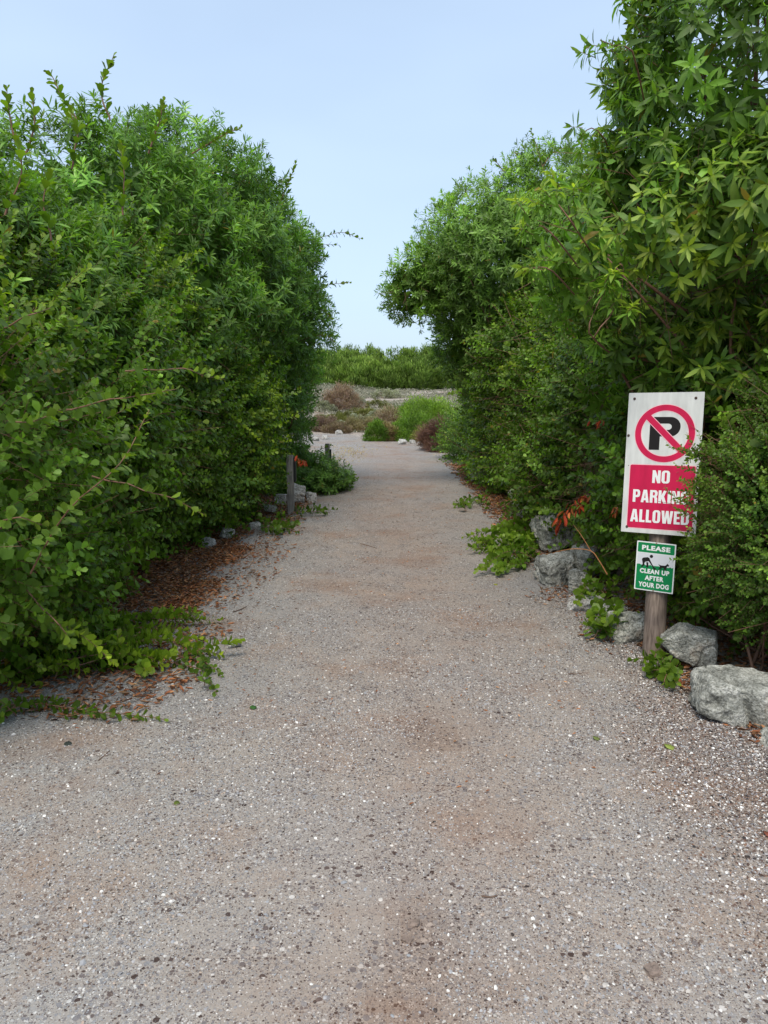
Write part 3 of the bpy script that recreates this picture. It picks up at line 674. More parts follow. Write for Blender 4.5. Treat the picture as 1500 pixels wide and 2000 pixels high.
from mathutils import Matrix
def board_ob(o, Mx): o.matrix_parent_inverse = Matrix(); o.matrix_basis = Matrix.Translation(-sp_loc) @ Mx
W, H = .4285, .842; hw, hh = W / 2, H / 2
bd = plate('sign_board', rrect(-hw, -hh, hw, hh, .003, 2), -.002, .002, M_BOARD, post_t); board_ob(bd, Mr)
bd['label'] = 'white board with a no parking roundel over a red panel'
def up_(v): return hh - v * H                    # v from the top, 0..1
rc_, rz = .006, up_(.288); Ro, Ri = .170, .136
plate('ring_edge', circ(rc_, rz, Ro + .0035, 80), .0021, .0027, M_PINK, bd, [circ(rc_, rz, Ri - .0035, 80)[::-1]])
plate('prohibition_ring', circ(rc_, rz, Ro, 80), .0022, .0034, M_RED, bd, [circ(rc_, rz, Ri, 80)[::-1]])
def bar(hw_, R_):
    a = math.radians(-45); d = (math.cos(a), math.sin(a)); n = (-d[1], d[0])
    return [(rc_ + d[0] * s * R_ + n[0] * t * hw_, rz + d[1] * s * R_ + n[1] * t * hw_) for s, t in ((-1, -1), (1, -1), (1, 1), (-1, 1))]
plate('bar_edge', bar(.0215, .134), .0029, .0037, M_PINK, bd)
plate('prohibition_bar', bar(.0175, .1385), .0030, .0042, M_RED, bd)
# the letter P
px0, px1, pz0, pz1 = -.080, .094, rz - .098, rz + .098; bowl = .058; sw = .060
cxp = px1 - bowl; cz_ = pz1 - bowl
out_ = [(px0, pz0), (px0 + sw, pz0), (px0 + sw, pz1 - 2 * bowl)] + [(cxp + bowl * math.cos(a), cz_ + bowl * math.sin(a)) for a in np.linspace(-pi / 2, pi / 2, 20)] + [(px0, pz1)]
hi_ = .0185
hole = [(px0 + sw, cz_ - hi_)] + [(cxp - .012 + hi_ * 1.1 * math.cos(a), cz_ + hi_ * math.sin(a)) for a in np.linspace(-pi / 2, pi / 2, 12)] + [(px0 + sw, cz_ + hi_)]
plate('letter', out_, .0021, .0025, M_BLACK, bd, [hole[::-1]])
X0, X1, Z0, Z1 = -hw + .034, hw - .022, up_(.965), up_(.513)
plate('panel_edge', rrect(X0 - .004, Z0 - .004, X1 + .004, Z1 + .004, .013), .0021, .0024, M_PINK, bd)
plate('red_panel', rrect(X0, Z0, X1, Z1, .010), .0022, .0029, M_RED, bd)
xc = (X0 + X1) / 2
GLY = {
 'N': (.56, [(0, 0), (.34, 0), (.34, .52), (.64, 0), (1, 0), (1, 1), (.66, 1), (.66, .5), (.36, 1), (0, 1)], None),
 'O': (.56, [(.3, 0), (.7, 0), (.88, .05), (1, .18), (1, .82), (.88, .95), (.7, 1), (.3, 1), (.12, .95), (0, .82), (0, .18), (.12, .05)], [(.37, .2), (.43, .15), (.57, .15), (.63, .2), (.63, .8), (.57, .85), (.43, .85), (.37, .8)]),
 'P': (.54, [(0, 0), (.38, 0), (.38, .38), (.65, .38), (.86, .43), (1, .56), (1, .82), (.86, .96), (.65, 1), (0, 1)], [(.38, .55), (.56, .55), (.64, .62), (.64, .77), (.56, .84), (.38, .84)]),
 'A': (.60, [(0, 0), (.33, 0), (.37, .17), (.63, .17), (.67, 0), (1, 0), (.72, 1), (.28, 1)], [(.42, .34), (.58, .34), (.5, .78)]),
 'R': (.56, [(0, 0), (.37, 0), (.37, .42), (.5, .42), (.62, .35), (.64, 0), (1, 0), (.98, .36), (.86, .48), (.98, .62), (1, .82), (.86, .97), (.65, 1), (0, 1)], [(.37, .58), (.56, .58), (.64, .66), (.64, .78), (.56, .84), (.37, .84)]),
 'K': (.60, [(0, 0), (.35, 0), (.35, .38), (.62, 0), (1, 0), (.68, .54), (.98, 1), (.63, 1), (.35, .62), (.35, 1), (0, 1)], None),
 'I': (.24, [(0, 0), (1, 0), (1, 1), (0, 1)], None),
 'G': (.56, [(.64, .62), (1, .62), (1, .82), (.86, .96), (.7, 1), (.3, 1), (.14, .96), (0, .82), (0, .18), (.14, .04), (.3, 0), (.62, 0), (.70, .07), (.76, 0), (1, 0), (1, .52), (.52, .52), (.52, .38), (.64, .38), (.64, .2), (.57, .15), (.43, .15), (.36, .2), (.36, .8), (.43, .85), (.57, .85), (.64, .8)], None),
 'L': (.42, [(0, 0), (.98, 0), (.98, .17), (.48, .17), (.48, 1), (0, 1)], None),
 'W': (.84, [(0, 1), (.14, 0), (.42, 0), (.5, .48), (.58, 0), (.86, 0), (1, 1), (.76, 1), (.70, .4), (.61, 1), (.39, 1), (.30, .4), (.24, 1)], None),
 'E': (.44, [(0, 0), (1, 0), (1, .17), (.45, .17), (.45, .42), (.9, .42), (.9, .58), (.45, .58), (.45, .83), (1, .83), (1, 1), (0, 1)], None),
 'D': (.56, [(0, 0), (.62, 0), (.86, .05), (1, .2), (1, .8), (.86, .95), (.62, 1), (0, 1)], [(.37, .16), (.56, .16), (.63, .22), (.63, .78), (.56, .84), (.37, .84)])}
def word(wd, cx, cz, w_, h_):
    tot = sum(GLY[c][0] for c in wd) + .07 * (len(wd) - 1); k = w_ / tot; x = cx - w_ / 2; polys = []
    for c in wd:
        gw_, o, h = GLY[c]; f = lambda L: [(x + a * gw_ * k, cz - h_ / 2 + b * h_) for a, b in L]
        polys.append(dict(o=f(o), h=[f(h)[::-1]] if h else ())); x += (gw_ + .07) * k
    me = join_polys('lettering', polys, .0030, .0036, M_WHITE, bd)
word('NO', xc - .004, up_(.594), .100, .076)
word('PARKING', xc - .002, up_(.735), .318, .076)
word('ALLOWED', xc - .001, up_(.877), .336, .076)
def bolt(x, z, r, m, parent, h=.004):
    bm = bmesh.new(); bmesh.ops.create_cone(bm, cap_ends=True, segments=14, radius1=r, radius2=r * .75, depth=h)
    for v in bm.verts: v.co = V((v.co.x + x, -.0021 - h / 2 - v.co.z, v.co.y + z))
    bmesh.ops.recalc_face_normals(bm, faces=bm.faces)
    return empty_mesh('bolt', bm, m, parent)
for x, v in ((-.180, .042), (.168, .042), (-.203, .305), (-.180, .962), (.172, .962)): bolt(x, up_(v), .0085, M_BOLT, bd)
bolt(-.192, up_(.52), .0028, M_BOLT, bd, .001)

gw, gh = .228, .297; gx_, gz_ = gw / 2, gh / 2
gb = plate('notice_board', rrect(-gx_, -gz_, gx_, gz_, .004, 3), -.0015, .0015, M_WHITE, post_t); board_ob(gb, Mg)
gb['label'] = 'small green and white notice asking to clean up after your dog'
def ug(v): return gz_ - v * gh
plate('green_band', rrect(-gx_ + .007, ug(.222), gx_ - .007, ug(.022), .006), .0016, .0021, M_GREEN, gb)
plate('picture_field', rrect(-gx_ + .007, ug(.50), gx_ - .007, ug(.236), .001), .0016, .0020, M_GREY, gb)
top_ = [(gx_ - .007 - (gw - .014) * i / 24, ug(.478) + .0035 * random.Random(i).uniform(-1, 1) ) for i in range(25)]
plate('green_panel', rrect(-gx_ + .007, ug(.978), gx_ - .007, ug(.6), .006)[14:] + top_, .0017, .0023, M_GREEN, gb)
text_part('PLEASE', 0, ug(.125), .165, .030, .045, .0023, M_WHITE, gb)
text_part('CLEAN UP', 0, ug(.60), .172, .029, .045, .0025, M_WHITE, gb)
text_part('AFTER', .001, ug(.737), .110, .029, .045, .0025, M_WHITE, gb)
text_part('YOUR DOG', 0, ug(.880), .178, .030, .045, .0025, M_WHITE, gb)
def gq(L): return [(-gx_ + a * gw, ug(b)) for a, b in L]
person_polys = [circ(-gx_ + .395 * gw, ug(.292), .0098, 18),
  gq([(.155, .365), (.185, .335), (.30, .315), (.345, .33), (.375, .38), (.445, .47), (.425, .485), (.335, .395), (.245, .415), (.225, .45), (.235, .475), (.195, .52), (.15, .53), (.155, .505), (.185, .475), (.175, .43)]),
  gq([(.275, .42), (.325, .42), (.335, .50), (.32, .53), (.275, .52), (.285, .48)]),
  gq([(.43, .475), (.445, .465), (.50, .515), (.545, .53), (.52, .545), (.565, .555), (.49, .56), (.455, .53)])]
dog_polys = [gq([(.585, .425), (.615, .445), (.66, .452), (.76, .448), (.80, .42), (.81, .40), (.83, .415), (.865, .44), (.845, .458), (.815, .455), (.795, .49), (.80, .545), (.775, .545), (.765, .51), (.745, .545), (.715, .545), (.735, .50), (.675, .495), (.67, .545), (.65, .545), (.645, .51), (.62, .545), (.59, .54), (.625, .50), (.625, .465), (.60, .45)])]
join_polys('pictogram', person_polys + dog_polys, .0024, .0028, M_BLACK, gb)
bolt(0, ug(.018), .005, M_SCREW, gb, .003); bolt(0, ug(.982), .005, M_SCREW, gb, .003)

# ================================================================== MARKER POSTS
def marker(loc, h, label, plate_dx):
    t = thing('marker_post', label, 'post', loc, 'square timber marker posts along the left verge')
    bm = bmesh.new(); bmesh.ops.create_cube(bm, size=1)
    for v in bm.verts: v.co = V((v.co.x * .088, v.co.y * .088, (v.co.z + .5) * (h + .1) - .1))
    bmesh.ops.bevel(bm, geom=[e for e in bm.edges], offset=.006, segments=2, affect='EDGES')
    empty_mesh('post', bm, M_GPOST, t)
    bm = bmesh.new(); bmesh.ops.create_cube(bm, size=1)
    for v in bm.verts: v.co = V((v.co.x * .03 + .060, v.co.y * .10 + .01, v.co.z * .42 * h + h * plate_dx))
    bmesh.ops.bevel(bm, geom=[e for e in bm.edges], offset=.008, segments=2, affect='EDGES')
    empty_mesh('side_plate', bm, simple('black_plate', (.012, .012, .013), .35), t)
    return t
a_ = marker((-1.235, 9.95, 0), .78, 'grey timber post with black side plate, nearer one half in the hedge', .76)
b_ = marker((-1.09, 14.6, 0), .62, 'grey timber post with black side plate, farther one by the bend', .62)

# ================================================================== HEDGES AND TREES BESIDE THE PATH
HG = 'shrubs and trees walling the path'
def shrub(name, label, cat, loc, body, group=HG, names=('foliage', 'branches')):
    t = thing(name, label, cat, loc, group); bl, bt = Batch(), Batch(); body(bl, bt); finish(t, bl, bt, names); return t

# ---- left: narrow-leaved tree whose crown tops the hedge
LN = [(-3.45, 6.3, 2.05, 1.6, 1.8, 1.25), (-3.05, 8.4, 2.65, 1.5, 1.6, 1.60), (-2.7, 10.4, 3.2, 1.5, 1.6, 1.75), (-2.15, 11.8, 3.1, 1.1, 1.3, 1.55), (-4.4, 5.4, 1.5, 1.5, 1.6, 1.2)]
def f_ln(bl, bt):
    p, n = crown(bl, bt, 'lance', LN, 2300, 7, .17, 1.0, .10, 1.2, 1, up=.5, yel=.45, yelth=.05)
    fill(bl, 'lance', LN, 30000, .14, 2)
    limbs(bt, (-3.2, 8.0, 0), p[rng.integers(0, len(p), 20)] * [1, 1, .85] - [.25, 0, 0], .05, .008)
    twigs(bt, LN, 1500, .4, .003, 3, (.4, .85))
shrub('narrow_leaf_tree', 'tall narrow-leaved tree topping the left hedge against the sky', 'tree', (-3.2, 8.0, 0), f_ln, names=('crown', 'branches'))

# ---- left: broad-leaved hedge plant, near one
LA = [(-2.75, 3.9, 1.15, .98, 1.25, 1.05), (-3.0, 5.7, 1.3, 1.25, 1.5, 1.35), (-2.9, 4.4, .5, 1.1, 1.2, .65), (-3.7, 4.0, 1.4, 1.1, 1.2, 1.0)]
def f_la(bl, bt):
    p, n = crown(bl, bt, 'round', LA, 1500, 6, .17, 1.0, .13, 1.5, 11, up=.35, yel=.75, yelth=.05)
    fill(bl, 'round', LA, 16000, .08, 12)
    ki = rng.integers(0, len(p), 24); limbs(bt, (-2.9, 4.6, 0), p[ki] - n[ki] * .3, .02, .004)
    twigs(bt, LA, 2500, .45, .0025, 13)
    long_shoots(bl, bt, 'round', LA, 90, (.3, .75), 14, up=.25)
    P3 = pix
    for q in ([P3(60, 1120, 3.3), P3(130, 1000, 3.05), P3(235, 905, 3.0), P3(292, 800, 3.1)], [P3(130, 800, 3.5), P3(230, 778, 3.3), P3(345, 760, 3.4)],
              [P3(0, 812, 3.2), P3(60, 822, 3.1), P3(120, 800, 3.2)], [P3(245, 725, 3.9), P3(340, 722, 3.8), P3(440, 742, 3.9)], [P3(180, 930, 3.6), P3(300, 960, 3.5), P3(400, 1005, 3.6)],
              [P3(0, 1020, 3.1), P3(40, 1010, 3.0), P3(85, 1025, 3.05)], [P3(10, 640, 3.4), P3(60, 615, 3.3), P3(100, 600, 3.4)], [P3(20, 1130, 3.5), P3(120, 1230, 3.4), P3(140, 1260, 3.5)]):
        shoot(bl, bt, SP['round'], q, .0042, .92, .0175, .10, .40, .85, spread=(78, 45))
shrub('broad_leaf_shrub', 'glossy round-leaved shrub filling the near left side of the path', 'shrub', (-2.9, 4.6, 0), f_la)

# ---- left: the round-leaved shrub behind it, up to the first marker post
LB = [(-2.95, 7.6, 1.35, 1.18, 1.5, 1.45), (-2.65, 9.4, 1.35, 1.12, 1.35, 1.5), (-2.7, 8.6, .6, 1.0, 1.6, .6), (-2.9, 7.0, 2.2, 1.0, 1.2, .85)]
def f_lb(bl, bt):
    p, n = crown(bl, bt, 'round', LB, 1700, 6, .19, 1.0, .12, 1.3, 21, up=.35, yel=.45, yelth=-.05)
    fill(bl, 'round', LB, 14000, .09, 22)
    limbs(bt, (-2.8, 8.2, 0), p[rng.integers(0, len(p), 20)], .025, .004); twigs(bt, LB, 1500, .45, .003, 23)
    long_shoots(bl, bt, 'round', LB, 70, (.3, .7), 24, up=.2, s=1.05)
shrub('broad_leaf_shrub', 'darker round-leaved shrub overhanging the leaf litter and the nearer marker post', 'shrub', (-2.8, 8.2, 0), f_lb)

# ---- left: end of the hedge, bright fresh green
LC = [(-2.62, 12.4, 1.3, 1.28, 1.4, 1.5), (-2.55, 14.0, 1.45, 1.2, 1.5, 1.55), (-2.05, 12.9, 2.6, 1.05, 1.3, 1.2), (-2.2, 13.6, 3.3, .95, 1.2, 1.0)]
def f_lc(bl, bt):
    p, n = crown(bl, bt, 'lance', LC, 1500, 6, .17, .85, .10, 1.2, 31, up=.1, yel=.45, bright=1.1)
    fill(bl, 'lance', LC, 16000, .12, 32); limbs(bt, (-2.3, 13.2, 0), p[rng.integers(0, len(p), 16)], .04, .006)
    for q in ([pix(580, 480, 12.2), pix(660, 455, 12.1), pix(706, 466, 12.0)], [pix(570, 585, 11.8), pix(645, 556, 11.7), pix(684, 552, 11.6)], [pix(575, 668, 11.8), pix(630, 655, 11.6), pix(655, 672, 11.6)],
              [pix(572, 622, 11.9), pix(628, 605, 11.8), pix(650, 628, 11.7)], [pix(590, 900, 13), pix(620, 880, 12.9), pix(650, 870, 12.8)], [pix(600, 940, 13), pix(625, 905, 12.9), pix(640, 880, 12.8)]):
        shoot(bl, bt, SP['round'], q, .006, 1.5, .035, .05, .2, .9)
        a, b, c = q; shoot(bl, bt, SP['round'], [a, (a + b) / 2 + [0, .1, -.05], b + [0.02, .1, -.16]], .005, 1.4, .04, .1, .2, .9)
shrub('broad_leaf_shrub', 'fresh green shrub closing the far end of the left hedge, twigs poking into the sky', 'shrub', (-2.3, 13.2, 0), f_lc)

# ---- left: upright round-leaved shrub standing out of the top
LD = [(-3.2, 5.4, 2.15, .85, .9, .9, .8)]
def f_ld(bl, bt):
    crown(bl, bt, 'round', LD, 300, 6, .2, 1.0, .15, 1.4, 41, up=.9, yel=.35, gapth=.25)
    for q in ([pix(215, 235, 5.6), pix(196, 175, 5.6), pix(222, 108, 5.6)], [pix(150, 235, 5.5), pix(122, 190, 5.5), pix(95, 140, 5.5)], [pix(30, 280, 5.0), pix(22, 220, 5.0), pix(14, 172, 5.0)],
              [pix(290, 300, 5.8), pix(312, 240, 5.8), pix(320, 196, 5.8)], [pix(50, 300, 4.8), pix(70, 240, 4.8), pix(62, 180, 4.8)], [pix(240, 420, 5.2), pix(243, 340, 5.2), pix(238, 280, 5.2)],
              [pix(140, 330, 5.2), pix(150, 260, 5.2), pix(140, 215, 5.2)], [pix(375, 300, 7.4), pix(440, 262, 7.4), pix(470, 250, 7.4)], [pix(545, 400, 10.5), pix(572, 335, 10.5), pix(578, 312, 10.5)], [pix(10, 420, 4.4), pix(40, 340, 4.4), pix(30, 260, 4.4)], [pix(100, 470, 4.6), pix(85, 400, 4.6), pix(100, 330, 4.6)]):
        shoot(bl, bt, SP['round'], q, .007, 1.15, .016, .05, .35, .95, spread=(62, 28))
    limbs(bt, (-3.1, 5.4, .2), [(-3.1, 5.4, 3.0), (-2.8, 5.3, 2.8), (-3.5, 5.3, 2.7)], .03, .006)
shrub('broad_leaf_shrub', 'round-leaved shrub whose bare-stemmed shoots stand up over the top of the left hedge', 'shrub', (-3.1, 5.4, 0), f_ld)

# ---- right: rounded fine-leaved tree
RR = [(1.92, 12.9, 3.65, 1.32, 1.5, 1.30), (3.0, 13.2, 4.0, 1.5, 1.6, 1.40), (.46, 12.7, 3.25, .40, .45, .50), (1.95, 13.3, 2.6, .98, 1.4, 1.1), (4.3, 13.0, 3.9, 1.4, 1.5, 1.35), (1.0, 12.8, 3.6, .5, .6, .5), (3.2, 12.5, 2.8, 1.5, 1.4, 1.3), (2.5, 13.4, 1.6, 1.0, 1.2, 1.0)]
def f_rr(bl, bt):
    p, n = crown(bl, bt, 'fine', RR, 2900, 7, .17, .95, .09, 1.3, 51, up=.3, yel=.35, gapth=.66, yelth=.05)
    fill(bl, 'fine', RR, 24000, .14, 52); limbs(bt, (2.6, 13.4, 0), p[rng.integers(0, len(p), 26)] * [1, 1, .92] + [.2, 0, 0], .045, .008); twigs(bt, RR, 2500, .3, .0045, 53, (.35, .82), (.2, .11, .08))
    for q in ([pix(1065, 340, 12), pix(1050, 295, 12), pix(1036, 250, 12)], [pix(1060, 325, 12), pix(1080, 298, 12), pix(1108, 288, 12)], [pix(985, 335, 12), pix(972, 320, 12), pix(962, 308, 12)], [pix(915, 385, 12), pix(908, 372, 12), pix(905, 362, 12)]):
        shoot(bl, bt, SP['round'], q, .007, 1.3, .028, .1, .1, .85)
shrub('rounded_tree', 'dome-shaped fine-leaved tree on the right with a small tuft bulging over the path', 'tree', (2.6, 13.4, 0), f_rr, names=('crown', 'branches'))

# ---- right: round-leaved shrub under it, two plants
RA = [(3.1, 14.6, 1.35, 1.45, 1.8, 1.5), (2.75, 12.0, 1.35, 1.25, 1.6, 1.55), (2.6, 13, .6, 1.15, 2.4, .7), (2.35, 11.0, 1.9, .9, 1.1, .9)]
def f_ra(bl, bt):
    p, n = crown(bl, bt, 'round', RA, 1500, 6, .18, 1.0, .12, 1.2, 61, up=.3, yel=.35, yelth=-.05)
    fill(bl, 'round', RA, 15000, .10, 62); twigs(bt, RA, 1500, .5, .004, 63); limbs(bt, (2.7, 13, 0), p[rng.integers(0, len(p), 14)], .03, .006)
shrub('broad_leaf_shrub', 'dense round-leaved shrub under the rounded tree at the far right of the path', 'shrub', (2.7, 13, 0), f_ra)
RB = [(2.72, 9.4, 1.3, 1.08, 1.5, 1.5), (2.85, 7.6, 1.45, 1.1, 1.3, 1.2), (2.9, 6.3, 1.75, 1.0, 1.1, .8), (2.55, 8.2, .75, .95, 1.6, .6)]
def f_rb(bl, bt):
    p, n = crown(bl, bt, 'round', RB, 1800, 6, .18, .95, .13, 1.4, 71, up=.3, yel=.35, yelth=-.08)
    fill(bl, 'round', RB, 15000, .09, 72); twigs(bt, RB, 3000, .5, .003, 73); limbs(bt, (2.75, 8, 0), p[rng.integers(0, len(p), 18)], .03, .005)
    long_shoots(bl, bt, 'round', RB, 40, (.25, .6), 74, up=.1)
    for q in ([pix(960, 660, 8.6), pix(940, 655, 8.5), pix(905, 665, 8.4)], [pix(905, 770, 10.4), pix(890, 765, 10.2), pix(875, 772, 10.1)]): shoot(bl, bt, SP['round'], q, .004, 1, .02, .1, .3)
shrub('broad_leaf_shrub', 'round-leaved shrub with withered red sprays between the sign and the far shrub', 'shrub', (2.75, 8, 0), f_rb)
# dark twiggy shrub right behind the sign
RC = [(2.75, 5.6, .95, .95, .95, 1.15), (2.75, 4.6, .85, .8, .7, .95), (3.2, 4.0, 1.2, .9, .7, 1.0), (2.45, 6.4, .9, .75, .8, .8)]
def f_rc(bl, bt):
    p, n = crown(bl, bt, 'round', RC, 950, 5, .17, 1.05, .14, 1.6, 81, up=.25, yel=.2, yelth=-.1, gapth=.30)
    fill(bl, 'round', RC, 16000, .055, 82); twigs(bt, RC, 9000, .38, .0022, 83, (.55, 1.0), (.20, .14, .10)); limbs(bt, (2.7, 5.2, 0), p[rng.integers(0, len(p), 30)], .022, .004)
    for a, b in (((2.2, 4.5, 0), (2.15, 4.35, .45)), ((2.35, 4.3, 0), (2.2, 4.1, .6)), ((2.3, 4.25, 0), (2.6, 4.0, .5)), ((2.1, 4.7, 0), (1.95, 4.9, .9)), ((2.25, 4.9, 0), (2.1, 4.7, 1.1))):
        tube(bt, curve_pts([a, (np.array(a) + np.array(b)) / 2 + [.04, 0, .05], b], 8), .007, .003, 5)
shrub('twiggy_shrub', 'shaded shrub full of bare brown twigs right behind the sign post', 'shrub', (2.7, 5.2, 0), f_rc)

# ---- right: large-leaved tree leaning over the sign
RL = [(2.15, 5.1, 2.55, 1.02, .95, .62), (2.78, 4.9, 3.6, 1.30, 1.05, 1.25), (2.95, 4.5, 2.45, 1.15, .9, .75), (3.3, 4.6, 4.4, 1.7, 1.1, 1.0), (2.10, 5.2, 3.15, .62, .7, .6), (2.55, 5.15, 1.95, .75, .6, .35), (2.15, 5.35, 1.95, .62, .5, .42), (2.75, 5.2, 1.72, .9, .55, .35)]
def f_rl(bl, bt):
    p, n = crown(bl, bt, 'big', RL, 1450, 5, .17, 1.0, .12, 1.3, 91, up=.25, yel=.8, yelth=.12, gapth=.60, back=-.6)
    crown(bl, bt, 'big', [tuple(list(b[:3]) + [r * .6 for r in b[3:6]]) for b in RL], 420, 4, .2, .95, .1, 1.3, 93, up=.3, yel=.2, back=-1, gapth=.35)
    ki = rng.integers(0, len(p), 46); limbs(bt, (3.0, 5.2, 0), p[ki] - n[ki] * .22, .030, .004, sag=.18); twigs(bt, RL, 2200, .4, .0035, 92, (.3, .85), (.22, .12, .08))
    tube(bt, curve_pts([(3.0, 5.3, -.1), (2.95, 5.4, 1.2), (3.1, 5.4, 2.4), (3.2, 5.2, 4.2)], 12), .07, .03, 8)
    for q, yb in (([pix(1235, 100, 4.15), pix(1200, 90, 4.15), pix(1172, 78, 4.15)], .2), ([pix(1180, 270, 5.0), pix(1155, 250, 5), pix(1138, 262, 5)], .3), ([pix(1120, 440, 4.15), pix(1095, 405, 4.15), pix(1080, 390, 4.15)], 1.3), ([pix(1090, 470, 4.15), pix(1065, 445, 4.15), pix(1052, 440, 4.15)], 1.3), ([pix(1080, 530, 4.15), pix(1055, 522, 4.15), pix(1040, 524, 4.15)], 1.2),
                  ([pix(1130, 455, 4.3), pix(1115, 425, 4.3), pix(1110, 400, 4.3)], 1.2), ([pix(1150, 650, 4.4), pix(1160, 610, 4.4), pix(1178, 575, 4.4)], 1.4), ([pix(1160, 660, 4.4), pix(1190, 620, 4.4), pix(1200, 600, 4.4)], 1.0)):
        q = [np.array(x) for x in q]
        tube(bt, curve_pts([q[0] + np.array([.25, .55, -.05])] + q, 8), .005, .003, 5); P = np.array([q[-1]]); D = nrm(np.array([q[-1] - q[-2]]))
        for k in range(3 if yb < .6 else 4):
            pp = P + rng.normal(size=(1, 3)) * .05
            put_sprigs(bl, bt, SP['big'], pp, nrm(D + rng.normal(size=(1, 3)) * .35 + [0, 0, .3]), np.array([.85]), np.array([[1.1, yb]]))
shrub('large_leaf_tree', 'tree with long pointed leaves leaning in at the upper right above the sign', 'tree', (3.0, 5.2, 0), f_rl, names=('crown', 'branches'))

# ---- right: small-leaved bright shrub growing across the sign
RS = [(2.19, 3.95, .95, .42, .40, .44), (2.38, 3.9, .78, .50, .45, .50), (2.42, 4.1, 1.30, .45, .4, .35)]
def f_rs(bl, bt):
    p, n = crown(bl, bt, 'small', RS, 520, 9, .10, 1.0, .15, 2.4, 101, up=.4, yel=.8, yelth=.15)
    fill(bl, 'small', RS, 9000, .032, 102); twigs(bt, RS, 900, .25, .0018, 103); limbs(bt, (2.3, 4.2, 0), p[rng.integers(0, len(p), 22)], .012, .002)
    D = 3.98
    for q in ([pix(1400, 915, 4.0), pix(1362, 900, 3.98), pix(1330, 868, 3.98)], [pix(1400, 905, 4), pix(1350, 880, 3.98), pix(1300, 868, 4.0)], [pix(1395, 1010, 4), pix(1350, 985, 4), pix(1298, 950, 4.02)],
              [pix(1400, 960, 4), pix(1365, 925, 4), pix(1318, 905, 4.0)], [pix(1400, 1040, 4), pix(1355, 1010, 4), pix(1315, 985, 4.0)],
              [pix(1395, 930, 4), pix(1350, 940, 4), pix(1330, 930, 4)], [pix(1395, 985, 4), pix(1350, 965, 4), pix(1325, 972, 4)], [pix(1380, 1060, 4), pix(1350, 1050, 4), pix(1330, 1040, 4)], [pix(1385, 900, 4), pix(1362, 885, 4), pix(1342, 845, 4)]):
        shoot(bl, bt, SP['small'], q, .0022, 1.0, .0075, .2, .4, .95, spread=(68, 40))
        a, b, c = [np.array(x) for x in q]
        for k in range(4):
            o = a + (c - a) * random.uniform(.0, .5); e = o + (c - a) * .25 + rng.normal(size=3) * np.array([.03, .03, .05]); e[2] = max(e[2], .82); shoot(bl, bt, SP['small'], [o, (o + e) / 2 + [0, 0, .01], e], .0014, .95, .0075, .1, .5, 1.0, spread=(68, 40))
shrub('small_leaf_shrub', 'small-leaved yellowish green shrub pushing its sprays across the right side of the no parking board', 'shrub', (2.3, 4.2, 0), f_rs)

# ---- runners creeping out over the gravel
RUN = 'runners creeping onto the gravel'
def runner(label, lines, loc_uv, s=1.0, gap=.013, young=.5, h=.05, tufts=0, col=None, bright=1.0, sp='round', side=2):
    g0 = gpix(*loc_uv); t = thing('creeping_runner', label, 'creeper', (g0[0], g0[1], 0), RUN); bl, bt = Batch(), Batch()
    for ln in lines:
        P = [];
        for i, (u, v) in enumerate(ln):
            g = gpix(u, v); z = float(ground_z(g[0], g[1])) + .012 + h * math.sin(pi * min(1, (i + .6) / len(ln)))
            P.append(np.array([g[0], g[1], z]))
        shoot(bl, bt, SP[sp], P, .004, s, gap, .02, young, bright, spread=(65, 50))
        L = P[-1] - P[0]
        for k in range(side):
            a = P[0] + L * random.uniform(.05, .75); a[2] = .02; e = a + L * random.uniform(.12, .3) + np.array([random.uniform(-.12, .12), random.uniform(-.15, .15), random.uniform(.03, .12)])
            shoot(bl, bt, SP[sp], [a, (a + e) / 2 + [0, 0, .02], e], .003, s * .95, gap, .1, young, bright)
    for k in range(tufts):
        g = gpix(loc_uv[0] + random.uniform(-30, 30), loc_uv[1] + random.uniform(-12, 12)); a = np.array([g[0], g[1], .01]); e = a + [random.uniform(-.08, .08), random.uniform(-.08, .08), random.uniform(.06, .2)]
        shoot(bl, bt, SP[sp], [a, (a + e) / 2 + [.01, 0, 0], e], .003, s, gap, .15, young, bright)
    bl.v and finish(t, bl, bt); return t
runner('low runner along the gravel at the lower left edge of the picture', [[(-30, 1400), (80, 1392), (200, 1402), (322, 1414)], [(-20, 1420), (40, 1400), (130, 1380)]], (60, 1400), .85, .016, .3, .035, bright=.8)
runner('thick leafy runner reaching farthest onto the gravel on the left', [[(120, 1250), (220, 1235), (330, 1228), (430, 1218)], [(150, 1265), (260, 1248), (370, 1240)], [(200, 1240), (300, 1225), (390, 1222)], [(100, 1230), (180, 1222), (270, 1215)]], (200, 1240), 1.0, .011, .6, .07, tufts=8, side=4)
runner('broad mat of bright runner leaves with reddish tips beside the gravel on the left', [[(60, 1330), (160, 1318), (270, 1310), (350, 1300)], [(80, 1310), (200, 1295), (320, 1282), (432, 1290)], [(100, 1300), (230, 1278), (340, 1268), (400, 1262)], [(150, 1325), (260, 1310), (320, 1318)], [(40, 1300), (130, 1290), (220, 1300)], [(20, 1345), (90, 1335), (170, 1330)]], (200, 1300), 1.15, .011, .8, .10, tufts=9, side=4, bright=.95)
runner('thin drying runner tip bending over the gravel left of centre', [[(340, 1300), (390, 1320), (425, 1365)], [(350, 1290), (400, 1300), (432, 1330)]], (380, 1320), .7, .02, .2, .03, bright=.7)
runner('low green runner left of the path in front of the nearer marker post', [[(570, 1004), (610, 1003), (658, 1001)], [(575, 1008), (620, 1008), (645, 1006)]], (600, 1005), 1.4, .03, .1, .06, tufts=3, bright=.7)
runner('grey green tuft at the upper end of the leaf litter', [[(510, 1040), (545, 1044), (585, 1046)], [(500, 1030), (540, 1036), (570, 1040)]], (540, 1040), 1.3, .022, .1, .08, tufts=10, bright=.8)
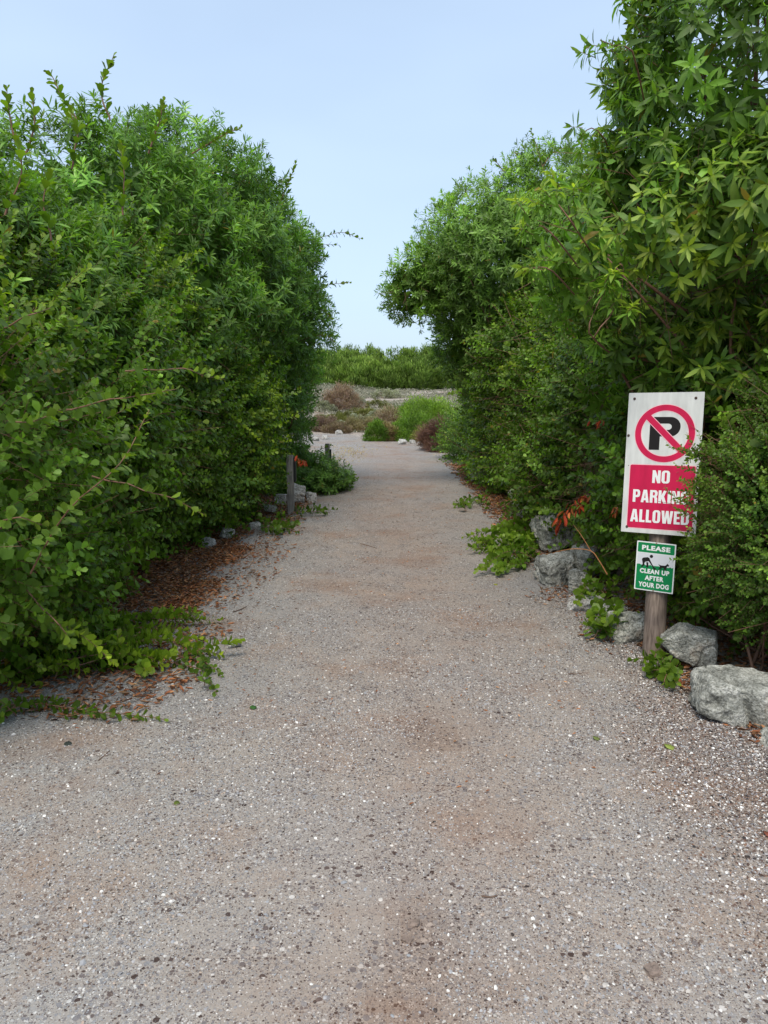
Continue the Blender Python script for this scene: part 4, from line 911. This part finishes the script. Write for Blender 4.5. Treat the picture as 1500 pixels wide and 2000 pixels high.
runner('dark runner fringe highest up on the right edge of the path', [[(940, 992), (910, 990), (888, 994)], [(950, 985), (920, 984), (900, 987)]], (930, 990), 1.4, .028, .15, .08, tufts=6, bright=.8)
runner('leafy runner mass spilling from the right bank towards the path', [[(1050, 1095), (1000, 1075), (950, 1060), (905, 1060)], [(1040, 1110), (990, 1110), (930, 1130)], [(1060, 1080), (1010, 1060), (960, 1040)], [(1030, 1100), (990, 1095), (950, 1090)], [(1050, 1060), (1020, 1045), (985, 1035)], [(1045, 1100), (1015, 1085), (975, 1075), (915, 1078)], [(1060, 1100), (1010, 1100), (965, 1105)]], (1010, 1078), 1.15, .014, .35, .14, tufts=34, side=6)
runner('fresh tuft of leaves growing out between rocks just left of the sign post', [[(1190, 1250), (1170, 1235), (1150, 1225)], [(1200, 1240), (1200, 1215), (1205, 1200)]], (1180, 1245), 1.25, .016, .3, .12, tufts=12, bright=.9)
runner('dark green sprig on the gravel at the foot of the sign post', [[(1320, 1330), (1280, 1310), (1228, 1300)], [(1320, 1340), (1290, 1335), (1262, 1322)], [(1310, 1320), (1300, 1345), (1295, 1352)]], (1290, 1325), .95, .014, .25, .07, tufts=8, bright=.85)
runner('bushy sprig between the rocks right under the green notice', [[(1200, 1170), (1170, 1150), (1140, 1140)], [(1180, 1190), (1150, 1180), (1125, 1200)]], (1165, 1180), 1.1, .016, .4, .16, tufts=14)
# low green cushion by the far marker post
LG = [(-1.35, 12.2, .20, .66, .6, .32), (-1.0, 12.5, .12, .42, .45, .20), (-1.7, 13.0, .3, .5, .6, .35)]
def f_lg(bl, bt):
    crown(bl, bt, 'lance', LG, 500, 7, .12, .62, .15, 2, 111, up=.7, yel=.2, bright=1.0); fill(bl, 'lance', LG, 5000, .07, 112)
    for q in ([gpix(640, 935, .1), gpix(668, 938, .12), gpix(695, 926, .12)], [gpix(655, 950, .1), gpix(680, 945, .12), gpix(692, 935, .14)], [gpix(660, 935, .15), gpix(680, 928, .15), gpix(700, 935, .05)]): shoot(bl, bt, SP['round'], q, .004, 1.1, .03, .1, .3, .8)
shrub('low_shrub', 'low bushy cushion spreading onto the path under the farther marker post', 'shrub', (-1.3, 12.5, 0), f_lg, None)
# small plants behind the right hedge foot
RG = [(2.15, 17.5, .35, .5, .8, .5), (2.3, 18.5, .5, .7, .8, .6)]
def f_rg(bl, bt): crown(bl, bt, 'small', RG, 260, 6, .16, 2.4, .15, 2, 121, up=.5, yel=.6, bright=1.0); fill(bl, 'small', RG, 2500, .10, 122)
shrub('low_shrub', 'yellowish low shrub at the far foot of the right hedge', 'shrub', (2.0, 18, 0), f_rg, None)

# ---- withered red sprays
def withered(label, chain, loc, n, s):
    bl, bt = Batch(), Batch(); C = [np.array(c) for c in chain]; t = thing('withered_spray', label, 'dead leaves', C[0], 'withered red sprays')
    c = curve_pts(C, 8); tube(bt, c, .004, .002, 5)
    m = n; k = rng.random(m); q = np.stack([np.interp(k, np.linspace(0, 1, len(c)), c[:, a]) for a in range(3)], -1) + rng.normal(size=(m, 3)) * .018
    d = nrm(np.array([-.15, 0, -1.0]) + rng.normal(size=(m, 3)) * .4)
    bl.add(LT_DEAD, q, frames(d, nrm(rng.normal(size=(m, 3)))), s * rng.uniform(.7, 1.2, m), np.array([(.42, .06, .02), (.36, .05, .02), (.42, .13, .04), (.24, .07, .03)])[rng.integers(0, 4, m)] * (1 + .3 * rng.normal(size=(m, 1))).clip(.4))
    finish(t, bl, bt, ('leaves', 'stem'), M_DRY)
withered('long spray of hanging brick red dead leaves over the large right rock', [pix(1150, 965, 5.7), pix(1120, 990, 5.7), pix(1085, 1022, 5.75)], None, 46, .085)
withered('small bunch of dead red leaves in the shrub left of the no parking board', [pix(1176, 822, 5.6), pix(1162, 826, 5.6)], None, 12, .05)
withered('little tuft of dead red leaves beside the lower left of the no parking board', [pix(1207, 990, 5.2), pix(1200, 1002, 5.2)], None, 8, .05)
withered('orange red dead leaves hanging beside the nearer marker post', [pix(575, 893, 9.4), pix(588, 898, 9.4), pix(600, 903, 9.4)], None, 14, .09)
# bare bent cane in front of the rocks
bt = Batch(); cn = [pix(1186, 1122, 5.3), pix(1170, 1095, 5.35), pix(1154, 1076, 5.4), pix(1120, 1072, 5.5), pix(1085, 1078, 5.6)]
tube(bt, curve_pts(cn, 16), .005, .0025, 6); tube(bt, curve_pts([cn[2], pix(1135, 1045, 5.5), pix(1120, 1025, 5.7)], 6), .003, .002, 5)
cane = bt.build('bent_cane', simple('cane', (.45, .20, .08), .6, var=.2), origin=np.array(cn[0])); tag(cane, 'bare orange-brown cane bent over the rocks left of the sign', 'twig')

# ---- fallen sticks and green leaves on the gravel
STK = simple('stick', (.12, .075, .05), .85, var=.4)
for pts, r, lab in (([(704, 1062), (720, 1066), (736, 1071)], .006, 'short dark stick lying at the left of the path middle distance'), ([(455, 1195), (470, 1190), (482, 1184)], .004, 'brown twig on the gravel right of the leaf litter'),
                 ([(192, 1486), (202, 1477), (214, 1466)], .004, 'forked thin twig in the lower left gravel'), ([(940, 1750), (958, 1752), (972, 1749)], .003, 'thin dark twig in the middle foreground gravel'), ([(1110, 1316), (1123, 1316), (1136, 1315)], .003, 'straight twig on the gravel left of the sign sprig')):
    bt = Batch(); P = [gpix(u, v, r * 1.6) for u, v in pts]; tube(bt, curve_pts(P, 8), r, r * .6, 6)
    if r == .004: tube(bt, curve_pts([P[1], P[1] + [.03, .01, .006]], 4), r * .6, r * .3, 5)
    tag(bt.build('fallen_twig', STK, origin=P[0]), lab, 'twig', 'twigs lying on the gravel')
for (u, v), s_, C, lab in (((1297, 1452), .062, (.36, .42, .10), 'pale yellow green fallen leaf on the right gravel'), ((493, 1377), .05, (.06, .16, .03), 'green fallen leaf right of the left runners'), ((345, 1563), .035, (.14, .18, .03), 'olive fallen leaf in the lower left gravel'), ((1158, 1437), .045, (.22, .26, .08), 'curled pale leaf near the upright rocks'),
                        ((965, 1140), .05, (.40, .40, .05), 'yellow leaf at the edge of the right runners'), ((134, 1447), .05, (.06, .07, .06), 'flat dark leaf below the lowest left runner'), ((1490, 1622), .05, (.30, .10, .06), 'reddish dead leaf at the right picture edge')):
    b = Batch(); g = gpix(u, v, .008); b.add(LT_ROUND, np.array([g]), frames(np.array([[.3, -1.0, .03]]), np.array([[.1, 0, 1.0]])), np.array([s_]), np.array([C]))
    o = b.build('fallen_leaf', M_LEAF, origin=g)
    md = o.modifiers.new('thickness', 'SOLIDIFY'); md.thickness = .0012
    tag(o, lab, 'leaf', 'green leaves fallen on the gravel')

# ================================================================== DUNE BEYOND THE PATH
def mound(name, label, cat, uvY, w_, h_, d_, col, young, n, ls, lt=LT_NARROW_LO, up=.9, amp=.18, group='shrubs on the dune beyond the path', spread=.55, yb=.5, jitter=.22, twiggy=0, seed=0, trans=None):
    """a dune shrub: many fine shoots over a lumpy dome of real size"""
    u, v, Y = uvY; p = pix(u, v, Y); x, y = p[0], p[1]; z = float(ground_z(x, y)); t = thing(name, label, cat, (x, y, z), group)
    bl, bt = Batch(), Batch(); N = n; d = nrm(rng.normal(size=(N, 3)) + np.array([0, -.3, .35])); d[:, 2] = np.abs(d[:, 2]) * 1.0 - .02
    r = np.array([w_ / 2, d_ / 2, h_]); K_ = max(20, int(44 * (w_ * h_) ** .5)); n = N = int(N * 1.35); dc = nrm(rng.normal(size=(K_, 3)) + np.array([0, -.5, .5])); dc[:, 2] = np.abs(dc[:, 2])
    cc = dc * r * (.62 + .38 * rng.random((K_, 1))) * (1 + amp * noise(dc * r, 1.2, seed))[:, None]; hb = .72 + .56 * rng.random(K_); ci = rng.integers(0, K_, N); rc = .17 * (w_ * h_) ** .5 * (.7 + .6 * rng.random(K_))
    o = nrm(rng.normal(size=(N, 3))) * (rng.random((N, 1)) ** .45); d = nrm(o + dc[ci] * .6)
    P = np.array([x, y, z]) + cc[ci] + o * rc[ci][:, None]; gz = ground_z(P[:, 0], P[:, 1]) + .02; P[:, 2] = np.where(P[:, 2] < gz, gz + (gz - P[:, 2]) * .5, P[:, 2])
    D = nrm(d * spread + np.array([0, 0, up * .5]) + rng.normal(size=(N, 3)) * .35)
    nn = nrm(d + np.array([0, 0, .6]) + rng.normal(size=(N, 3)) * .5)
    yy = np.clip(yb * (.5 * noise(P, 2.5 / max(w_, 1), seed + 3) + .5 * o[:, 2]) + .3 * rng.random(N), 0, 1)[:, None]
    C = (np.array(col) * (1 - yy) + np.array(young) * yy) * hb[ci][:, None] * (1 + jitter * rng.normal(size=(N, 1)))
    S = ls * rng.uniform(.6, 1.3, N)
    bl.add(lt, P, frames(D, nn), S, np.clip(C, .01, .7))
    if twiggy:
        m = twiggy; k = rng.integers(0, N, m); bt.add(LT_STEM, P[k] - d[k] * r * .35, axis_frames(nrm(d[k] + rng.normal(size=(m, 3)) * .4)), np.stack([np.full(m, .005), np.full(m, .005), np.full(m, h_ * .45)], -1), np.tile((.2, .12, .1), (m, 1)))
    for k in range(5): tube(bt, curve_pts([(x, y, z - .05), (x + random.uniform(-.2, .2) * w_, y + random.uniform(-.1, .1), z + h_ * .4), (x + random.uniform(-.35, .35) * w_, y, z + h_ * .75)], 6), .02, .006, 5)
    finish(t, bl, bt); return t
GR, YG = (.13, .225, .026), (.30, .41, .045); OL, OL2 = (.15, .15, .04), (.26, .25, .09)
B = LT_NARROW_LO; RL_ = LT_ROUND_LO
mound('green_dune_shrub', 'bright green dune shrub, the tallest cushion in the middle of the clump', 'shrub', (846, 814, 27.5), 3.0, 1.3, 2.4, GR, YG, 13000, .10, B, seed=1, yb=.9)
mound('green_dune_shrub', 'bright green dune shrub on the right, half behind the dead purple one', 'shrub', (905, 820, 25), 2.2, .95, 2.0, GR, YG, 7000, .10, B, seed=2, yb=.9)
mound('green_dune_shrub', 'dark green dune shrub lowest on the left end of the clump', 'shrub', (735, 860, 25.2), .85, .72, .9, (.085, .165, .02), (.17, .26, .03), 5000, .08, B, seed=3)
mound('green_dune_shrub', 'middle green dune shrub in front of the clump above the white rocks', 'shrub', (808, 858, 25.4), 1.6, .95, 1.5, (.11, .20, .024), (.24, .34, .04), 8000, .09, B, seed=4)
mound('green_dune_shrub', 'flat dark green dune shrub farthest back in front of the pale sand', 'shrub', (822, 790, 37), 3.4, .75, 2.4, (.095, .175, .02), (.20, .30, .035), 9000, .12, B, seed=5)
mound('pinkish_dune_shrub', 'greyish pink twiggy shrub on the upper left of the green clump', 'shrub', (760, 838, 28), 1.35, .95, 1.3, (.24, .17, .12), (.36, .28, .22), 9000, .075, B, seed=6, twiggy=500)
mound('brown_dune_shrub', 'small pinkish brown shrub in front of the green clump', 'shrub', (762, 864, 25.2), .75, .62, .7, (.26, .19, .10), (.34, .28, .13), 4000, .07, B, seed=7, twiggy=300)
mound('brown_dune_shrub', 'olive brown fringe shrub between the green clump and the dead purple one', 'shrub', (832, 872, 24.3), 1.2, .42, .8, (.22, .21, .06), (.32, .32, .10), 3000, .07, B, seed=8, twiggy=100)
mound('dead_shrub', 'dead purple brown twiggy shrub on the right of the bend', 'shrub', (864, 886, 20.8), 1.3, .85, 1.2, (.13, .070, .068), (.25, .155, .14), 6500, .06, B, seed=9, twiggy=3500, up=.5)
mound('olive_dune_shrub', 'yellow olive shrub behind the dead purple one against the right hedge', 'shrub', (925, 868, 21), 1.5, .85, 1.2, (.14, .16, .03), (.24, .26, .06), 4500, .08, B, seed=10)
mound('round_brown_bush', 'round pinkish brown bush standing alone below the far thicket', 'shrub', (665, 792, 41), 2.3, 1.25, 1.8, (.24, .155, .12), (.34, .24, .19), 5000, .11, B, seed=11, twiggy=600)
mound('olive_dune_shrub', 'low yellow brown dune shrub left of the sandy gap', 'shrub', (652, 812, 34), 1.9, .42, 1.2, OL, OL2, 5500, .09, B, seed=12)
mound('olive_dune_shrub', 'low olive dune shrub above the sandy gap', 'shrub', (712, 800, 38), 2.2, .42, 1.2, OL, OL2, 5500, .10, B, seed=13)
mound('heath_shrub', 'brownish heath covering the left verge of the bend', 'shrub', (700, 843, 31), 2.5, .5, 1.3, (.23, .17, .10), (.30, .28, .15), 8000, .08, B, seed=14, twiggy=500)
mound('heath_shrub', 'purple brown heath at the left of the bend', 'shrub', (632, 843, 30.5), 1.5, .6, 1.2, (.20, .13, .11), (.30, .22, .18), 6000, .075, B, seed=15, twiggy=400)
mound('heath_shrub', 'dark brown heath tuft by the flat pale rock', 'shrub', (655, 853, 29.8), 1.5, .35, .9, (.20, .14, .10), (.28, .22, .14), 3500, .07, B, seed=16, twiggy=200)
for u, v, Y, w_, h_, lab in ((700, 818, 34, 1.3, .42, 'silver grey cushion plant in front of the sandy gap'), (650, 828, 32, 1.1, .35, 'silver grey cushion plant left of the heath'), (742, 806, 37, 1.2, .4, 'silver grey cushion plant behind the pinkish shrub'), (690, 788, 44, 1.8, .5, 'silver grey cushion plant right of the round brown bush'), (632, 800, 40, 1.4, .5, 'silver grey cushion plant at the left edge of the clearing'), (752, 780, 48, 2.2, .5, 'wide silver grey cushion plant high on the slope')):
    mound('silver_cushion', lab, 'shrub', (u, v, Y), w_, h_, w_ * .7, (.22, .22, .16), (.46, .45, .36), 3000, .06, RL_, seed=int(u), group='silver cushions on the dune')
for u, v, Y, w_, h_, lab in ((735, 793, 42, 1.6, .4, 'dark olive cushion high on the slope beside the flat green shrub'), (676, 806, 36, 1.3, .35, 'small mustard olive cushion between two larger ones'), (628, 816, 33, 1.0, .4, 'olive cushion cut by the left hedge')):
    mound('olive_cushion', lab, 'shrub', (u, v, Y), w_, h_, w_ * .7, (.10, .105, .025), (.22, .21, .06), 2600, .08, B, seed=int(u) + 3, group='silver cushions on the dune')
# silvery ground cover
def silver():
    b = Batch(); N = 150000; y = rng.uniform(30, 57, N); x = rng.uniform(-6, 9, N)
    k = (noise2(x, y, .55, 31) + .5 * noise2(x, y, 1.6, 32)) > -.02 - .2 * rng.random(N); x, y = x[k], y[k]; m = len(x)
    hgt = .06 + .42 * np.clip(noise2(x, y, 1.1, 33), 0, 1)
    P = np.stack([x, y, ground_z(x, y) + hgt * rng.random(m)], -1); D = nrm(np.array([0, -.2, .8]) + rng.normal(size=(m, 3)) * .5)
    t_ = rng.random((m, 1)); C = (np.array([.13, .13, .09]) * (1 - t_) + np.array([.40, .38, .31]) * t_) * (1 + .3 * rng.normal(size=(m, 1)))
    b.add(LT_ROUND_LO, P, frames(D, nrm(rng.normal(size=(m, 3)) + [0, -.5, 1])), rng.uniform(.035, .085, m), np.clip(C, .03, .8))
    tag(b.build('silver_ground_cover', M_DRY), 'silvery grey low plants covering the dune slope', 'ground cover', kind='stuff')
    b = Batch(); N = 5000; u = rng.random(N); x = rng.uniform(-1.6, 3.2, N); y = rng.uniform(16.5, 24.5, N)
    k = ((np.exp(-((x - 2.2) / .7) ** 2 - ((y - 19.2) / 1.3) ** 2) + np.exp(-((x + 1.0) / .55) ** 2 - ((y - 20) / 2.2) ** 2)) > rng.random(N)); x, y = x[k], y[k]; m = len(x)
    P = np.stack([x, y, ground_z(x, y) + .004], -1); D = nrm(np.array([0, 0, .6]) + rng.normal(size=(m, 3)) * .5); D[:, 2] = np.abs(D[:, 2]) * .6
    C = np.array([.36, .27, .10]) * (1 + .3 * rng.normal(size=(m, 1)))
    b.add(LT_NARROW_LO, P, frames(D, nrm(rng.normal(size=(m, 3)) + [0, -.5, 1])), rng.uniform(.03, .08, m), np.clip(C, .03, .8))
    tag(b.build('dry_grass', M_DRY), 'yellowish dry grass patches on the edges of the far path', 'grass', kind='stuff')
silver()
# far thicket: one mass of bushes along the crest
def thicket():
    bl = Batch()
    for row in range(1):
        for i in range(105):
            q_ = rng.random() ** .8; Y = 58.3 + 6.7 * q_ + .5 * rng.normal(); x = -12 + 26 * ((i * .618034) % 1.0); h0 = 1.2 + 2.0 * min(1, q_ * 1.25); z = min(1.8, float(ground_z(x, Y))); hh_ = h0 * (.95 + .08 * rng.random()); r = .9 + .8 * rng.random()
            K_ = 42; d = nrm(rng.normal(size=(K_, 3)) + np.array([0, -.7, .5])); rr = np.array([r, 1.1, hh_ * .60]); c0 = np.array([x, Y, z + hh_ * .42])
            cc = c0 + d * rr * (.75 + .35 * rng.random((K_, 1))); hb = (.62 + .75 * rng.random(K_)) * (.85 + .3 * rng.random()); per = 60
            idx = np.repeat(np.arange(K_), per); o = nrm(rng.normal(size=(len(idx), 3))) * (rng.random((len(idx), 1)) ** .5) * .38 * (1 + .0 * hb[idx][:, None])
            P = cc[idx] + o; k = P[:, 2] > ground_z(P[:, 0], P[:, 1]) - .1; P = P[k]; o = o[k]; d_ = d[idx][k]; hb_ = hb[idx][k]; m = len(P)
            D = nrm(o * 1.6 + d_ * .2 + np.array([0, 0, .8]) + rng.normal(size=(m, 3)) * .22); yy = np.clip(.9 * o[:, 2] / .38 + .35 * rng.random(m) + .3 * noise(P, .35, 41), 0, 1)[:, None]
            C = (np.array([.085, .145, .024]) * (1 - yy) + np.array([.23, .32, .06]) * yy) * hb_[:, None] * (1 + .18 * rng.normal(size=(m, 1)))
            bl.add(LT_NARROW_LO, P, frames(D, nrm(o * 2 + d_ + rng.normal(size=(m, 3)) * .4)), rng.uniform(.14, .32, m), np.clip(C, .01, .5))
    tag(bl.build('thicket', M_LEAF), 'even green thicket closing the view along the dune crest', 'thicket', kind='stuff')
thicket()
